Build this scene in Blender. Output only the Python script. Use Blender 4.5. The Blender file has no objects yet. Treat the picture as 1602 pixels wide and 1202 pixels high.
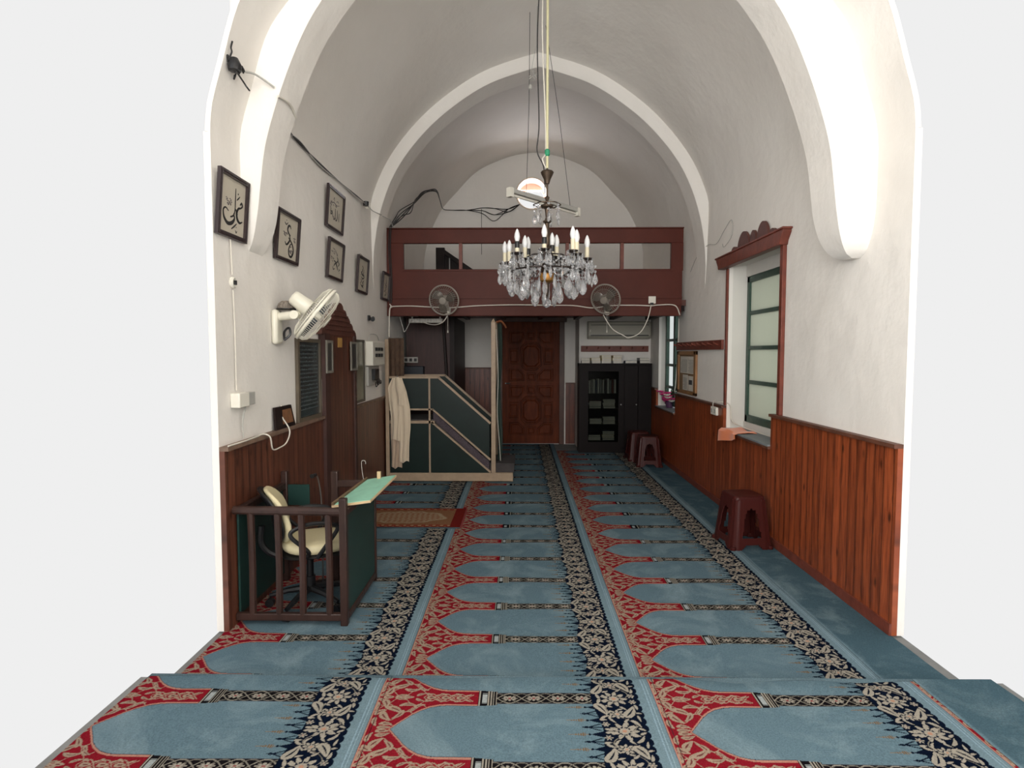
import bpy, math, random
import numpy as np
from mathutils import Vector, Matrix, Euler

random.seed(7)
PI = math.pi
C = bpy.context.scene.collection
REAR_FILL, SIDE_L, SIDE_R, WIN = 280.0, 310.0, 8.0, 20.0
scn = bpy.context.scene

# ------------------------------------------------------------------ camera
cam_d = bpy.data.cameras.new('camera'); cam = bpy.data.objects.new('camera', cam_d); C.objects.link(cam)
cam_d.sensor_fit = 'HORIZONTAL'; cam_d.sensor_width = 36.0
cam_d.lens = 900.0 / 1602.0 * 36.0
cam.location = (0, 0, 1.65)
cam.rotation_euler = (PI / 2 - math.atan(49 / 900.0), 0, math.atan(12 / 900.0))
cam_d.clip_start = 0.05
scn.camera = cam

# ------------------------------------------------------------------ world, light, exposure
w = bpy.data.worlds.new('overcast_sky'); scn.world = w; w.use_nodes = True
wn = w.node_tree
wn.nodes['Background'].inputs['Color'].default_value = (1.0, 1.0, 1.0, 1)
wn.nodes['Background'].inputs['Strength'].default_value = 0.863
scn.view_settings.view_transform = 'Standard'
scn.view_settings.look = 'None'
scn.view_settings.exposure = 0.0
scn.view_settings.gamma = 1.0
scn.view_settings.use_curve_mapping = False
scn.cycles.use_denoising = True
scn.cycles.max_bounces = 10
scn.cycles.diffuse_bounces = 4
scn.cycles.transmission_bounces = 8
scn.cycles.sample_clamp_indirect = 4.0

# daylight falling through the round window high in the end wall
ld = bpy.data.lights.new('oculus_daylight', 'AREA'); ld.shape = 'DISK'; ld.size = 0.62
ld.energy = 60.0; ld.color = (1.0, 0.97, 1.0)
lo = bpy.data.objects.new('oculus_daylight', ld); C.objects.link(lo)
lo.location = (0.16, 10.98, 4.36); lo.rotation_euler = (math.radians(-118), 0, math.radians(8))

# fill lamp added behind the camera to brighten vault and arch faces
dd = bpy.data.lights.new('rear_fill', 'AREA'); dd.shape = 'RECTANGLE'; dd.size = 2.8; dd.size_y = 2.6
dd.energy = REAR_FILL; dd.color = (1.0, 1.0, 0.99)
do = bpy.data.objects.new('rear_fill', dd); C.objects.link(do)
do.location = (-0.35, -3.1, 3.1); do.rotation_euler = (math.radians(110), 0, math.radians(-15))

# fill lamps added at both side walls by the camera, no windows there
for nm, x, e, rz in (('side_fill_left', -1.70, SIDE_L, -90), ('side_fill_right', 2.15, SIDE_R, 90)):
    sd = bpy.data.lights.new(nm, 'AREA'); sd.shape = 'RECTANGLE'; sd.size = 1.2; sd.size_y = 2.2
    sd.energy = e; sd.color = (1.0, 1.0, 0.99)
    so = bpy.data.objects.new(nm, sd); C.objects.link(so)
    so.location = (x, -0.6, 2.4); so.rotation_euler = (math.radians(115), 0, math.radians(rz))

# daylight outside the near window of the right wall
wd = bpy.data.lights.new('garden_daylight', 'AREA'); wd.shape = 'RECTANGLE'; wd.size = 1.2; wd.size_y = 1.5
wd.energy = WIN; wd.color = (0.98, 1.0, 1.0)
wo = bpy.data.objects.new('garden_daylight', wd); C.objects.link(wo)
wo.location = (2.85, 5.5, 1.7); wo.rotation_euler = (math.radians(90), 0, math.radians(90))

# ------------------------------------------------------------------ helpers
ORG = {}

def s2l(c):
    return c / 12.92 if c <= 0.04045 else ((c + 0.055) / 1.055) ** 2.4

def rgb(r, g, b):
    return (s2l(r / 255.0), s2l(g / 255.0), s2l(b / 255.0), 1.0)

class MB:
    def __init__(s):
        s.v = []; s.f = []; s.m = []
    def add(s, vs, fs, mi=0):
        o = len(s.v); s.v += [tuple(map(float, p)) for p in vs]
        for f in fs:
            s.f.append([i + o for i in f]); s.m.append(mi)
        return s
    def box(s, a, b, mi=0, M=None):
        x0, y0, z0 = a; x1, y1, z1 = b
        vs = [(x0,y0,z0),(x1,y0,z0),(x1,y1,z0),(x0,y1,z0),(x0,y0,z1),(x1,y0,z1),(x1,y1,z1),(x0,y1,z1)]
        if M is not None: vs = [tuple(M @ Vector(p)) for p in vs]
        fs = [(0,3,2,1),(4,5,6,7),(0,1,5,4),(1,2,6,5),(2,3,7,6),(3,0,4,7)]
        return s.add(vs, fs, mi)
    def cbox(s, c, size, mi=0, M=None):
        return s.box([c[i]-size[i]/2 for i in range(3)], [c[i]+size[i]/2 for i in range(3)], mi, M)
    def tube(s, pts, r, n=8, mi=0, closed=False):
        P = [Vector(p) for p in pts]; k = len(P)
        R = r if isinstance(r, (list, tuple)) else [r] * k
        T = []
        for i in range(k):
            a = P[(i-1) % k] if (closed or i > 0) else P[i]
            b = P[(i+1) % k] if (closed or i < k-1) else P[i]
            t = (b - a); T.append(t.normalized() if t.length > 1e-9 else Vector((0,0,1)))
        up = Vector((0,0,1)) if abs(T[0].z) < 0.9 else Vector((1,0,0))
        N = (up - T[0]*up.dot(T[0])).normalized()
        vs = []
        for i in range(k):
            if i:
                N = (N - T[i]*N.dot(T[i]))
                N = N.normalized() if N.length > 1e-6 else T[i].orthogonal().normalized()
            B = T[i].cross(N)
            for j in range(n):
                a = 2*PI*j/n
                vs.append(P[i] + (N*math.cos(a) + B*math.sin(a))*R[i])
        fs = []
        for i in range(k if closed else k-1):
            i2 = (i+1) % k
            for j in range(n):
                j2 = (j+1) % n
                fs.append((i*n+j, i*n+j2, i2*n+j2, i2*n+j))
        if not closed:
            fs.append(tuple(reversed(range(n)))); fs.append(tuple((k-1)*n+j for j in range(n)))
        return s.add(vs, fs, mi)
    def cyl(s, a, b, r, n=16, mi=0, r2=None):
        return s.tube([a, b], [r, r if r2 is None else r2], n, mi)
    def lathe(s, prof, c=(0,0,0), n=20, mi=0, M=None, sx=1.0, sy=1.0):
        vs = []; fs = []
        for r, z in prof:
            for j in range(n):
                a = 2*PI*j/n
                p = Vector((r*math.cos(a)*sx, r*math.sin(a)*sy, z))
                if M is not None: p = M @ p
                vs.append(p + Vector(c))
        k = len(prof)
        for i in range(k-1):
            for j in range(n):
                j2 = (j+1) % n
                fs.append((i*n+j, i*n+j2, (i+1)*n+j2, (i+1)*n+j))
        fs.append(tuple(reversed(range(n)))); fs.append(tuple((k-1)*n+j for j in range(n)))
        return s.add(vs, fs, mi)
    def prism(s, poly, to3, d0, d1, mi=0):
        """poly: 2d points; to3(a, b, d) -> 3d"""
        n = len(poly)
        vs = [to3(a, b, d0) for a, b in poly] + [to3(a, b, d1) for a, b in poly]
        fs = [tuple(range(n)), tuple(reversed(range(n, 2*n)))]
        fs += [(i, n+i, n+(i+1) % n, (i+1) % n) for i in range(n)]
        return s.add(vs, fs, mi)
    def grid(s, rows, mi=0, flip=False):
        ny = len(rows); nx = len(rows[0]); vs = [p for r in rows for p in r]; fs = []
        for j in range(ny-1):
            for i in range(nx-1):
                q = (j*nx+i, j*nx+i+1, (j+1)*nx+i+1, (j+1)*nx+i)
                fs.append(q[::-1] if flip else q)
        return s.add(vs, fs, mi)
    def sheet(s, rows, th, mi=0):
        """closed thin sheet: rows of Vectors, thickness th along local normals"""
        ny = len(rows); nx = len(rows[0])
        R = [[Vector(p) for p in r] for r in rows]
        top = []
        for j in range(ny):
            l = []
            for i in range(nx):
                du = R[j][min(i+1, nx-1)] - R[j][max(i-1, 0)]
                dv = R[min(j+1, ny-1)][i] - R[max(j-1, 0)][i]
                nn = du.cross(dv); nn = nn.normalized() if nn.length > 1e-12 else Vector((0,0,1))
                l.append(R[j][i] + nn*th)
            top.append(l)
        o = ny*nx
        vs = [p for r in R for p in r] + [p for r in top for p in r]; fs = []
        for j in range(ny-1):
            for i in range(nx-1):
                a, b, c, d = j*nx+i, j*nx+i+1, (j+1)*nx+i+1, (j+1)*nx+i
                fs.append((d, c, b, a)); fs.append((o+a, o+b, o+c, o+d))
        bd = [j for j in range(nx)] + [j*nx+nx-1 for j in range(1, ny)] + [(ny-1)*nx+i for i in range(nx-2, -1, -1)] + [j*nx for j in range(ny-2, 0, -1)]
        for i in range(len(bd)):
            a, b = bd[i], bd[(i+1) % len(bd)]
            fs.append((a, b, o+b, o+a))
        return s.add(vs, fs, mi)
    def build(s, name, mats, parent=None, smooth=35, bevel=0, loc=None, sub=0):
        if not isinstance(mats, (list, tuple)): mats = [mats]
        if parent is not None:
            org = ORG[parent.name]
        elif loc is not None:
            org = Vector(loc)
        else:
            a = np.array(s.v); mn = a.min(0); mx = a.max(0)
            org = Vector(((mn[0]+mx[0])/2, (mn[1]+mx[1])/2, mn[2]))
        me = bpy.data.meshes.new(name)
        me.from_pydata([(p[0]-org[0], p[1]-org[1], p[2]-org[2]) for p in s.v], [], s.f)
        for m in mats: me.materials.append(m)
        if any(s.m): me.polygons.foreach_set('material_index', s.m)
        o = bpy.data.objects.new(name, me); C.objects.link(o)
        if smooth:
            me.polygons.foreach_set('use_smooth', [True]*len(me.polygons))
            me.set_sharp_from_angle(angle=math.radians(smooth))
        if parent is not None:
            o.parent = parent
        else:
            o.location = org
        ORG[o.name] = org
        if bevel:
            b = o.modifiers.new('bevel', 'BEVEL'); b.width = bevel; b.segments = 2; b.limit_method = 'ANGLE'; b.angle_limit = math.radians(40)
            b.harden_normals = False
        if sub:
            d = o.modifiers.new('sub', 'SUBSURF'); d.levels = sub; d.render_levels = sub
        me.validate(); me.update()
        return o

def T(o, label, cat, group=None, kind=None):
    o['label'] = label; o['category'] = cat
    if group: o['group'] = group
    if kind: o['kind'] = kind
    return o

def E(name, loc, label, cat, group=None):
    o = bpy.data.objects.new(name, None); C.objects.link(o); o.location = loc
    o.empty_display_size = 0.05
    ORG[o.name] = Vector(loc)
    return T(o, label, cat, group)

def S(o):
    o['kind'] = 'structure'; return o

def copy_thing(o, loc, rz=0.0, label=None, scale=1.0):
    def rec(src, par):
        c = src.copy(); C.objects.link(c); c.parent = par
        for ch in src.children: rec(ch, c)
        return c
    r = rec(o, None); r.location = loc; r.rotation_euler = (0, 0, rz)
    r.scale = (scale, scale, scale)
    if label: r['label'] = label
    return r

def cr(pts, k=6, closed=False):
    """catmull-rom resample"""
    P = [np.array(p, float) for p in pts]; n = len(P); out = []
    for i in range(n if closed else n-1):
        g = (lambda j: P[j % n]) if closed else (lambda j: P[min(max(j, 0), n-1)])
        a, b, c, d = g(i-1), g(i), g(i+1), g(i+2)
        for t in np.linspace(0, 1, k, endpoint=False):
            out.append(0.5*((2*b)+(c-a)*t+(2*a-5*b+4*c-d)*t*t+(3*b-a-3*c+d)*t**3))
    if not closed: out.append(P[-1])
    return [tuple(p) for p in out]

# ------------------------------------------------------------------ materials
def newmat(name):
    m = bpy.data.materials.new(name); m.use_nodes = True
    nt = m.node_tree; return m, nt, nt.nodes, nt.links, nt.nodes['Principled BSDF']

def mat(name, col, rough=0.6, metal=0.0, var=0.0, vscale=6.0, bump=0.0, bscale=40.0, trans=0.0, coat=0.0, spec=None, col2=None, emit=None, stretch=None, ior=None, sheen=0, alpha=None):
    m, nt, N, L, b = newmat(name)
    b.inputs['Base Color'].default_value = col
    b.inputs['Roughness'].default_value = rough
    b.inputs['Metallic'].default_value = metal
    if trans: b.inputs['Transmission Weight'].default_value = trans
    if coat: b.inputs['Coat Weight'].default_value = coat; b.inputs['Coat Roughness'].default_value = 0.15
    if spec is not None: b.inputs['Specular IOR Level'].default_value = spec
    if ior: b.inputs['IOR'].default_value = ior
    if alpha is not None: b.inputs['Alpha'].default_value = alpha
    if sheen: b.inputs['Sheen Weight'].default_value = sheen
    tc = N.new('ShaderNodeTexCoord'); mp = N.new('ShaderNodeMapping'); L.new(tc.outputs['Object'], mp.inputs['Vector'])
    if stretch: mp.inputs['Scale'].default_value = stretch
    if var or col2:
        nz = N.new('ShaderNodeTexNoise'); nz.inputs['Scale'].default_value = vscale; nz.inputs['Detail'].default_value = 5; nz.inputs['Roughness'].default_value = 0.6
        L.new(mp.outputs[0], nz.inputs['Vector'])
        cr_ = N.new('ShaderNodeValToRGB')
        c2 = col2 or tuple(max(0, c*(1-var)) for c in col[:3]) + (1,)
        c1 = col if col2 else tuple(min(1, c*(1+var*0.6)) for c in col[:3]) + (1,)
        cr_.color_ramp.elements[0].color = c2; cr_.color_ramp.elements[0].position = 0.32
        cr_.color_ramp.elements[1].color = c1; cr_.color_ramp.elements[1].position = 0.68
        L.new(nz.outputs['Fac'], cr_.inputs['Fac']); L.new(cr_.outputs['Color'], b.inputs['Base Color'])
    if bump:
        n2 = N.new('ShaderNodeTexNoise'); n2.inputs['Scale'].default_value = bscale; n2.inputs['Detail'].default_value = 4
        L.new(mp.outputs[0], n2.inputs['Vector'])
        bp = N.new('ShaderNodeBump'); bp.inputs['Strength'].default_value = bump; bp.inputs['Distance'].default_value = 0.01
        L.new(n2.outputs['Fac'], bp.inputs['Height']); L.new(bp.outputs['Normal'], b.inputs['Normal'])
    return m

def mat_boards(name, axis, c1, c2, pitch=0.09, rough=0.38):
    """varnished tongue and groove pine: vertical boards repeating along an axis"""
    m, nt, N, L, b = newmat(name)
    tc = N.new('ShaderNodeTexCoord'); sp = N.new('ShaderNodeSeparateXYZ'); L.new(tc.outputs['Object'], sp.inputs[0])
    def math_(op, a, bb=None):
        n = N.new('ShaderNodeMath'); n.operation = op
        for i, x in enumerate((a, bb)):
            if x is None: continue
            if isinstance(x, (int, float)): n.inputs[i].default_value = x
            else: L.new(x, n.inputs[i])
        return n.outputs[0]
    a = sp.outputs[axis]
    u = math_('DIVIDE', a, pitch); fr = math_('FRACT', u); fl = math_('FLOOR', u)
    d = math_('ABSOLUTE', math_('SUBTRACT', fr, 0.5))            # 0 centre .. .5 joint
    groove = math_('GREATER_THAN', d, 0.455)
    bead = math_('LESS_THAN', math_('ABSOLUTE', math_('SUBTRACT', d, 0.36)), 0.022)
    wn_ = N.new('ShaderNodeTexWhiteNoise'); wn_.noise_dimensions = '1D'; L.new(fl, wn_.inputs['W'])
    cx = N.new('ShaderNodeCombineXYZ')
    L.new(math_('MULTIPLY', a, 14.0), cx.inputs[0]); L.new(math_('MULTIPLY', wn_.outputs['Value'], 37.0), cx.inputs[1]); L.new(math_('MULTIPLY', sp.outputs[2], 1.1), cx.inputs[2])
    nz = N.new('ShaderNodeTexNoise'); nz.inputs['Scale'].default_value = 4.0; nz.inputs['Detail'].default_value = 6; nz.inputs['Distortion'].default_value = 0.6
    L.new(cx.outputs[0], nz.inputs['Vector'])
    rp = N.new('ShaderNodeValToRGB'); rp.color_ramp.elements[0].position = 0.3; rp.color_ramp.elements[0].color = c2
    rp.color_ramp.elements[1].position = 0.7; rp.color_ramp.elements[1].color = c1
    L.new(nz.outputs['Fac'], rp.inputs['Fac'])
    # knots
    ck = N.new('ShaderNodeCombineXYZ'); L.new(math_('MULTIPLY', a, 11.0), ck.inputs[0]); L.new(math_('MULTIPLY', wn_.outputs['Value'], 17.0), ck.inputs[1]); L.new(math_('MULTIPLY', sp.outputs[2], 5.0), ck.inputs[2])
    vo = N.new('ShaderNodeTexVoronoi'); vo.inputs['Scale'].default_value = 0.8; L.new(ck.outputs[0], vo.inputs['Vector'])
    kn = N.new('ShaderNodeMapRange'); kn.inputs['From Min'].default_value = 0.06; kn.inputs['From Max'].default_value = 0.17
    kn.inputs['To Min'].default_value = 0.25; kn.inputs['To Max'].default_value = 1.0
    L.new(vo.outputs['Distance'], kn.inputs['Value'])
    tone = math_('ADD', math_('MULTIPLY', wn_.outputs['Value'], 0.35), 0.8)
    g = math_('SUBTRACT', 1.0, math_('MULTIPLY', groove, 0.72)); g2 = math_('SUBTRACT', 1.0, math_('MULTIPLY', bead, 0.4))
    k = math_('MULTIPLY', math_('MULTIPLY', math_('MULTIPLY', tone, g), g2), kn.outputs[0])
    vm = N.new('ShaderNodeVectorMath'); vm.operation = 'SCALE'; L.new(rp.outputs['Color'], vm.inputs[0]); L.new(k, vm.inputs['Scale'])
    L.new(vm.outputs[0], b.inputs['Base Color'])
    b.inputs['Roughness'].default_value = rough
    bp = N.new('ShaderNodeBump'); bp.inputs['Strength'].default_value = 0.6; bp.inputs['Distance'].default_value = 0.006
    h = math_('SUBTRACT', math_('SUBTRACT', 1.0, groove), math_('MULTIPLY', bead, 0.6))
    L.new(h, bp.inputs['Height']); L.new(bp.outputs['Normal'], b.inputs['Normal'])
    return m

def mat_plaster(name, c1, c2):
    m, nt, N, L, b = newmat(name)
    tc = N.new('ShaderNodeTexCoord')
    n1 = N.new('ShaderNodeTexNoise'); n1.inputs['Scale'].default_value = 0.9; n1.inputs['Detail'].default_value = 4
    L.new(tc.outputs['Object'], n1.inputs['Vector'])
    rp = N.new('ShaderNodeValToRGB'); rp.color_ramp.elements[0].position = 0.3; rp.color_ramp.elements[0].color = c2
    rp.color_ramp.elements[1].position = 0.7; rp.color_ramp.elements[1].color = c1
    L.new(n1.outputs['Fac'], rp.inputs['Fac']); L.new(rp.outputs['Color'], b.inputs['Base Color'])
    b.inputs['Roughness'].default_value = 0.85
    b.inputs['Specular IOR Level'].default_value = 0.25
    n2 = N.new('ShaderNodeTexNoise'); n2.inputs['Scale'].default_value = 3.2; n2.inputs['Detail'].default_value = 5
    n3 = N.new('ShaderNodeTexNoise'); n3.inputs['Scale'].default_value = 45; n3.inputs['Detail'].default_value = 3
    L.new(tc.outputs['Object'], n2.inputs['Vector']); L.new(tc.outputs['Object'], n3.inputs['Vector'])
    b1 = N.new('ShaderNodeBump'); b1.inputs['Strength'].default_value = 0.35; b1.inputs['Distance'].default_value = 0.05
    b2 = N.new('ShaderNodeBump'); b2.inputs['Strength'].default_value = 0.15; b2.inputs['Distance'].default_value = 0.004
    L.new(n2.outputs['Fac'], b1.inputs['Height']); L.new(n3.outputs['Fac'], b2.inputs['Height'])
    L.new(b1.outputs['Normal'], b2.inputs['Normal']); L.new(b2.outputs['Normal'], b.inputs['Normal'])
    return m

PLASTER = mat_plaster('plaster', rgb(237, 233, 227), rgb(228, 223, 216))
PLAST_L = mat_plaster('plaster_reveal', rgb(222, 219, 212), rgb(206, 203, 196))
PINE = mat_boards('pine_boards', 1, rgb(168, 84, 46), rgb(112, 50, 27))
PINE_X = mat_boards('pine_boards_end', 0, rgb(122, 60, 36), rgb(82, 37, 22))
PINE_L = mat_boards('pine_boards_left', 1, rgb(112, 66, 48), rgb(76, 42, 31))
CAPW = mat('wainscot_cap', rgb(120, 96, 80), 0.6, var=0.3, vscale=9)
CAPR = mat('wainscot_cap_right', rgb(96, 58, 42), 0.55, var=0.35, vscale=9)
BROWN = mat('brown_paint', rgb(86, 41, 32), 0.5, spec=.2, var=0.12, vscale=3, bump=0.12, bscale=14)
BROWN_D = mat('brown_paint_edge', rgb(84, 44, 34), 0.5, var=0.12)
REDWOOD = mat('redwood_paint', rgb(112, 54, 40), 0.5, var=0.25, vscale=12, bump=0.2, bscale=30)
GREENW = mat('green_window_paint', rgb(44, 72, 60), 0.45, var=0.2, vscale=14, bump=0.15)
DARKW = mat('dark_wood', rgb(56, 38, 33), 0.42, spec=.35, var=0.4, vscale=9, bump=0.3, bscale=26, stretch=(1, 1, 0.25))
BLACKW = mat('blackish_wood', rgb(34, 23, 21), 0.5, spec=.2, var=0.25)
WHITEP = mat('white_plastic', rgb(226, 222, 210), 0.4)
GREYP = mat('grey_plastic', rgb(176, 174, 168), 0.45)
CABLE_W = mat('white_cable', rgb(214, 208, 196), 0.5)
CABLE_K = mat('black_cable', rgb(30, 28, 28), 0.5)
BLACK = mat('black_plastic', rgb(24, 24, 26), 0.4)
IRON = mat('steel', rgb(150, 148, 145), 0.35, metal=0.9)
def thin_glass():
    m, nt, N, L, b = newmat('window_glass')
    b.inputs['Base Color'].default_value = (.02, .02, .02, 1); b.inputs['Roughness'].default_value = .03
    tr = N.new('ShaderNodeBsdfTransparent'); tr.inputs['Color'].default_value = (.93, .96, .95, 1)
    mx = N.new("ShaderNodeMixShader"); mx.inputs[0].default_value = 0.07; L.new(tr.outputs[0], mx.inputs[1]); L.new(b.outputs[0], mx.inputs[2])
    L.new(mx.outputs[0], N['Material Output'].inputs['Surface']); return m
GLASS = thin_glass()
DIM_GLASS = GLASS.copy(); DIM_GLASS.name = 'dimmed_glass'  # pane tint darkened to dim the books, standing in for shelf shade
for n_ in DIM_GLASS.node_tree.nodes:
    if n_.type == 'BSDF_TRANSPARENT': n_.inputs['Color'].default_value = (.62, .64, .62, 1)
GREY_FLOOR = mat('floor_screed', rgb(120, 120, 118), 0.9, var=0.2)
SILL = mat('sill_slab', rgb(128, 134, 138), 0.5, var=0.15)
PAPER = mat('paper', rgb(214, 208, 196), 0.75, var=0.06, vscale=20)
INK = mat('ink', rgb(26, 24, 24), 0.6)

# ------------------------------------------------------------------ room shell
XL, XR, YE = -1.75, 2.20, 10.40
YC = 3.30            # the built part of the hall starts here
YRW = YC
YN0, YN1 = -3.0, 1.80   # the unseen part of the hall behind the photographer, shaped for the light; both sides stay open between YN1 and YC
CX = 0.225; WH = (XR - XL) / 2
P1 = [(1.83,2.27),(1.825,2.5),(1.80,2.735),(1.76,2.985),(1.66,3.30),(1.53,3.61),(1.40,3.83),(1.2,4.08),(0.93,4.34),(0.6,4.60),(0.3,4.78),(0.0,4.92)]
PA = [(1.975,2.9),(1.96,3.05),(1.90,3.26),(1.79,3.61),(1.63,3.84),(1.4,4.13),(1.05,4.47),(0.6,4.80),(0.0,5.08)]
PB = [(1.975,2.9),(1.975,3.22),(1.90,3.52),(1.76,3.84),(1.55,4.16),(1.25,4.50),(0.9,4.79),(0.5,5.01),(0.0,5.14)]
P2 = [(1.975,2.36),(1.95,2.85),(1.86,3.34),(1.67,3.80),(1.36,4.205),(1.0,4.52),(0.56,4.785),(0.0,4.965)]
P3 = [(1.975,2.9),(1.97,3.3),(1.88,3.72),(1.75,4.02),(1.62,4.24),(1.4,4.48),(1.12,4.78),(0.85,4.96),(0.4,5.13),(0.0,5.19)]

def offset_prof(P, off):
    """right half profile pushed outwards along its normal, clamped to the wall"""
    Q = cr(P, 6); out = []
    n = len(Q)
    for i in range(n):
        a = Q[max(i-1, 0)]; b = Q[min(i+1, n-1)]
        tx, tz = b[0]-a[0], b[1]-a[1]; l = math.hypot(tx, tz)
        nx, nz = tz/l, -tx/l
        if i == n-1: nx, nz = 0, 1
        out.append((min(WH, max(0, Q[i][0] + nx*off)), Q[i][1] + nz*off))
    return out

def zs_prof(P, off, n=40, z0=2.9):
    """arc-length resample of half profile from z0 to apex"""
    Q = [q for q in offset_prof(P, off) if q[1] > z0]
    Q = [(WH, z0)] + Q
    d = [0]
    for i in range(1, len(Q)): d.append(d[-1] + math.dist(Q[i-1], Q[i]))
    t = np.linspace(0, d[-1], n)
    return list(zip(np.interp(t, d, [q[0] for q in Q]), np.interp(t, d, [q[1] for q in Q])))

def full(half, cx, raise_=0.0):
    L = [(cx - x, z) for x, z in half]; R = [(cx + x, z) for x, z in half[::-1][1:]]
    out = []
    for i, (x, z) in enumerate(L + R):
        k = 1 - abs((x - cx) / WH) ** 2
        out.append((x, z + raise_ * max(0, k)))
    return out

def mixp(A, B, t): return [(a[0]*(1-t)+b[0]*t, a[1]*(1-t)+b[1]*t) for a, b in zip(A, B)]

def shell(sections, name, th=0.03):
    mb = MB()
    rows = [[(x, y, z) for x, z in sec] for y, sec in sections]
    out = []
    for r in rows:
        l = []
        n = len(r)
        for i in range(n):
            a = r[max(i-1, 0)]; b = r[min(i+1, n-1)]
            tx, tz = b[0]-a[0], b[2]-a[2]; q = math.hypot(tx, tz)
            l.append((r[i][0] - tz/q*th, r[i][1], r[i][2] + tx/q*th))
        out.append(l)
    mb.grid(rows); mb.grid(out, flip=True)
    for e in (0, -1):
        mb.grid([rows[e], out[e]], flip=(e == 0))
    return S(mb.build(name, PLASTER, loc=(0, 0, 0), smooth=60))

a1 = full(zs_prof(PA, 0.0), CX); b1 = full(zs_prof(PB, 0.0), CX); b2 = full(zs_prof(P2, 0.13), CX)
c1 = full(zs_prof(P2, 0.09), CX); c2 = full(zs_prof(P3, 0.0), CX + 0.03)
c2[0] = (XL, 2.9); c2[-1] = (XR, 2.9)
hi = [(x, max(z, 3.85)) for x, z in a1]
shell([(YC, a1), (3.72, a1)], 'ceiling')
shell([(YN0, hi), (YC, hi)], 'ceiling')
secs = []
for i in range(25):
    t = i/24; sec = mixp(b1, b2, t)
    dm = 0.16*math.sin(PI*t)
    secs.append((3.94 + t*2.93, [(x, z + dm*max(0, 1-((x-CX)/WH)**2)) for x, z in sec]))
shell(secs, 'ceiling')
secs = []
for i in range(17):
    t = i/16; sec = mixp(c1, c2, t)
    secs.append((7.18 + t*(YE+0.02-7.18), [(max(XL, min(XR, x)), z + 0.10*math.sin(PI*t)*max(0, 1-((x-CX)/WH)**2)) for x, z in sec]))
shell(secs, 'ceiling')

def rib(P, cx, y0, y1, ztop, name, zb):
    """plastered transverse arch: soffit with two faces, dying into the wall in a rounded point"""
    Q = cr([(P[0][0], zb)] + [p for p in P if p[1] > zb + 0.1], 7)
    half = []
    for x, z in Q:
        k = min(1.0, max(0.0, (z - zb) / ztop)); k = math.sqrt(1 - (1-k)**2)
        xx = (WH + 0.01)*(1-k) + min(x, WH - 0.012 - 0.0*k)*k if z < 3.3 else x
        half.append((xx, z, k))
    pts = [(-x, z, k) for x, z, k in half] + [(x, z, k) for x, z, k in half[::-1][1:]]
    rows = []
    ym = (y0+y1)/2
    for i, (x, z, k) in enumerate(pts):
        a = pts[max(i-1, 0)]; b = pts[min(i+1, len(pts)-1)]
        tx, tz = b[0]-a[0], b[1]-a[1]; q = math.hypot(tx, tz); nx, nz = -tz/q, tx/q    # outward
        hw = (y1-y0)/2*(0.30 + 0.70*k)
        ya = ym + (y0 - ym)*(hw/((y1-y0)/2)); yb = ym + (y1 - ym)*(hw/((y1-y0)/2))
        row = []
        for yy, o in ((ya - 0.05*k, 0.50), (ya-0.035*k, 0.13), (ya-0.012*k, 0.045), (ya, 0.010), (ya+0.008*k, 0.001), (yb-0.006*k, 0.0), (yb, 0.006), (yb, 0.50)):
            if z < 3.2: ox, oz = (-1 if x < 0 else 1), 0
            else: ox, oz = nx, nz
            xx = x + ox*o
            row.append((max(XL-.03, min(XR+.03, cx + xx)), yy, z + oz*o))
        rows.append(row)
    mb = MB(); mb.grid(rows, flip=True)
    mb.grid([[r[0] for r in rows], [r[-1] for r in rows]])
    mb.add(rows[0], [tuple(range(8))]); mb.add(rows[-1], [tuple(reversed(range(8)))])
    return S(mb.build(name, PLASTER, loc=(0, 0, 0), smooth=26))
rib(P1, 0.16, 3.68, 3.98, 0.36, 'trim_1', 2.26)
rib(P2, CX, 6.86, 7.20, 0.75, 'trim_2', 2.30)

# walls
TH = 0.04
mb = MB(); mb.box((XL-.06, YC+.3, 2.85), (XL-.002, YE, 2.96)); mb.box((XR+.002, YC+.3, 2.85), (XR+.06, YE, 2.96)); S(mb.build('trim_4', PLASTER, loc=(0, 0, 0)))
mb = MB(); mb.box((XL-TH, YC, 0), (XL, YE+0.05, 2.90))
S(mb.build('wall_left', PLASTER, loc=(0, 0, 0)))

mb = MB(); mb.box((XL-TH, YN0, 0), (XL, YN1, 3.9)); S(mb.build('wall_left_near', PLASTER, loc=(0, 0, 0)))
mb = MB(); mb.box((XR, YN0, 0), (XR+TH, 2.30, 3.9)); S(mb.build('wall_right_near', PLASTER, loc=(0, 0, 0)))
# unseen rear wall, its opening shaped to pass the added fill lamp
mb = MB(); mb.box((XL-TH, YN0-TH, 0), (-1.2, YN0, 4.95)); mb.box((1.65, YN0-TH, 0), (XR+TH, YN0, 4.95)); mb.box((-1.2, YN0-TH, 4.4), (1.65, YN0, 4.95))
S(mb.build('wall_front', PLASTER, loc=(0, 0, 0)))

# window openings in the right wall: (y0, y1, z0, z1)
W1 = (4.87, 6.12, 0.84, 2.56); W2 = (8.05, 9.14, 0.80, 2.30)
mb = MB()
def wallpiece(y0, y1, z0, z1): mb.box((XR, y0, z0), (XR+TH, y1, z1))
wallpiece(YRW, W1[0], 0, 2.90)
wallpiece(W1[0], W1[1], 0, W1[2]); wallpiece(W1[0], W1[1], W1[3], 2.90)
wallpiece(W1[1], W2[0], 0, 2.90)
wallpiece(W2[0], W2[1], 0, W2[2]); wallpiece(W2[0], W2[1], W2[3], 2.90)
wallpiece(W2[1], YE+0.05, 0, 2.90)
S(mb.build('wall_right', PLASTER, loc=(0, 0, 0)))
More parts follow.
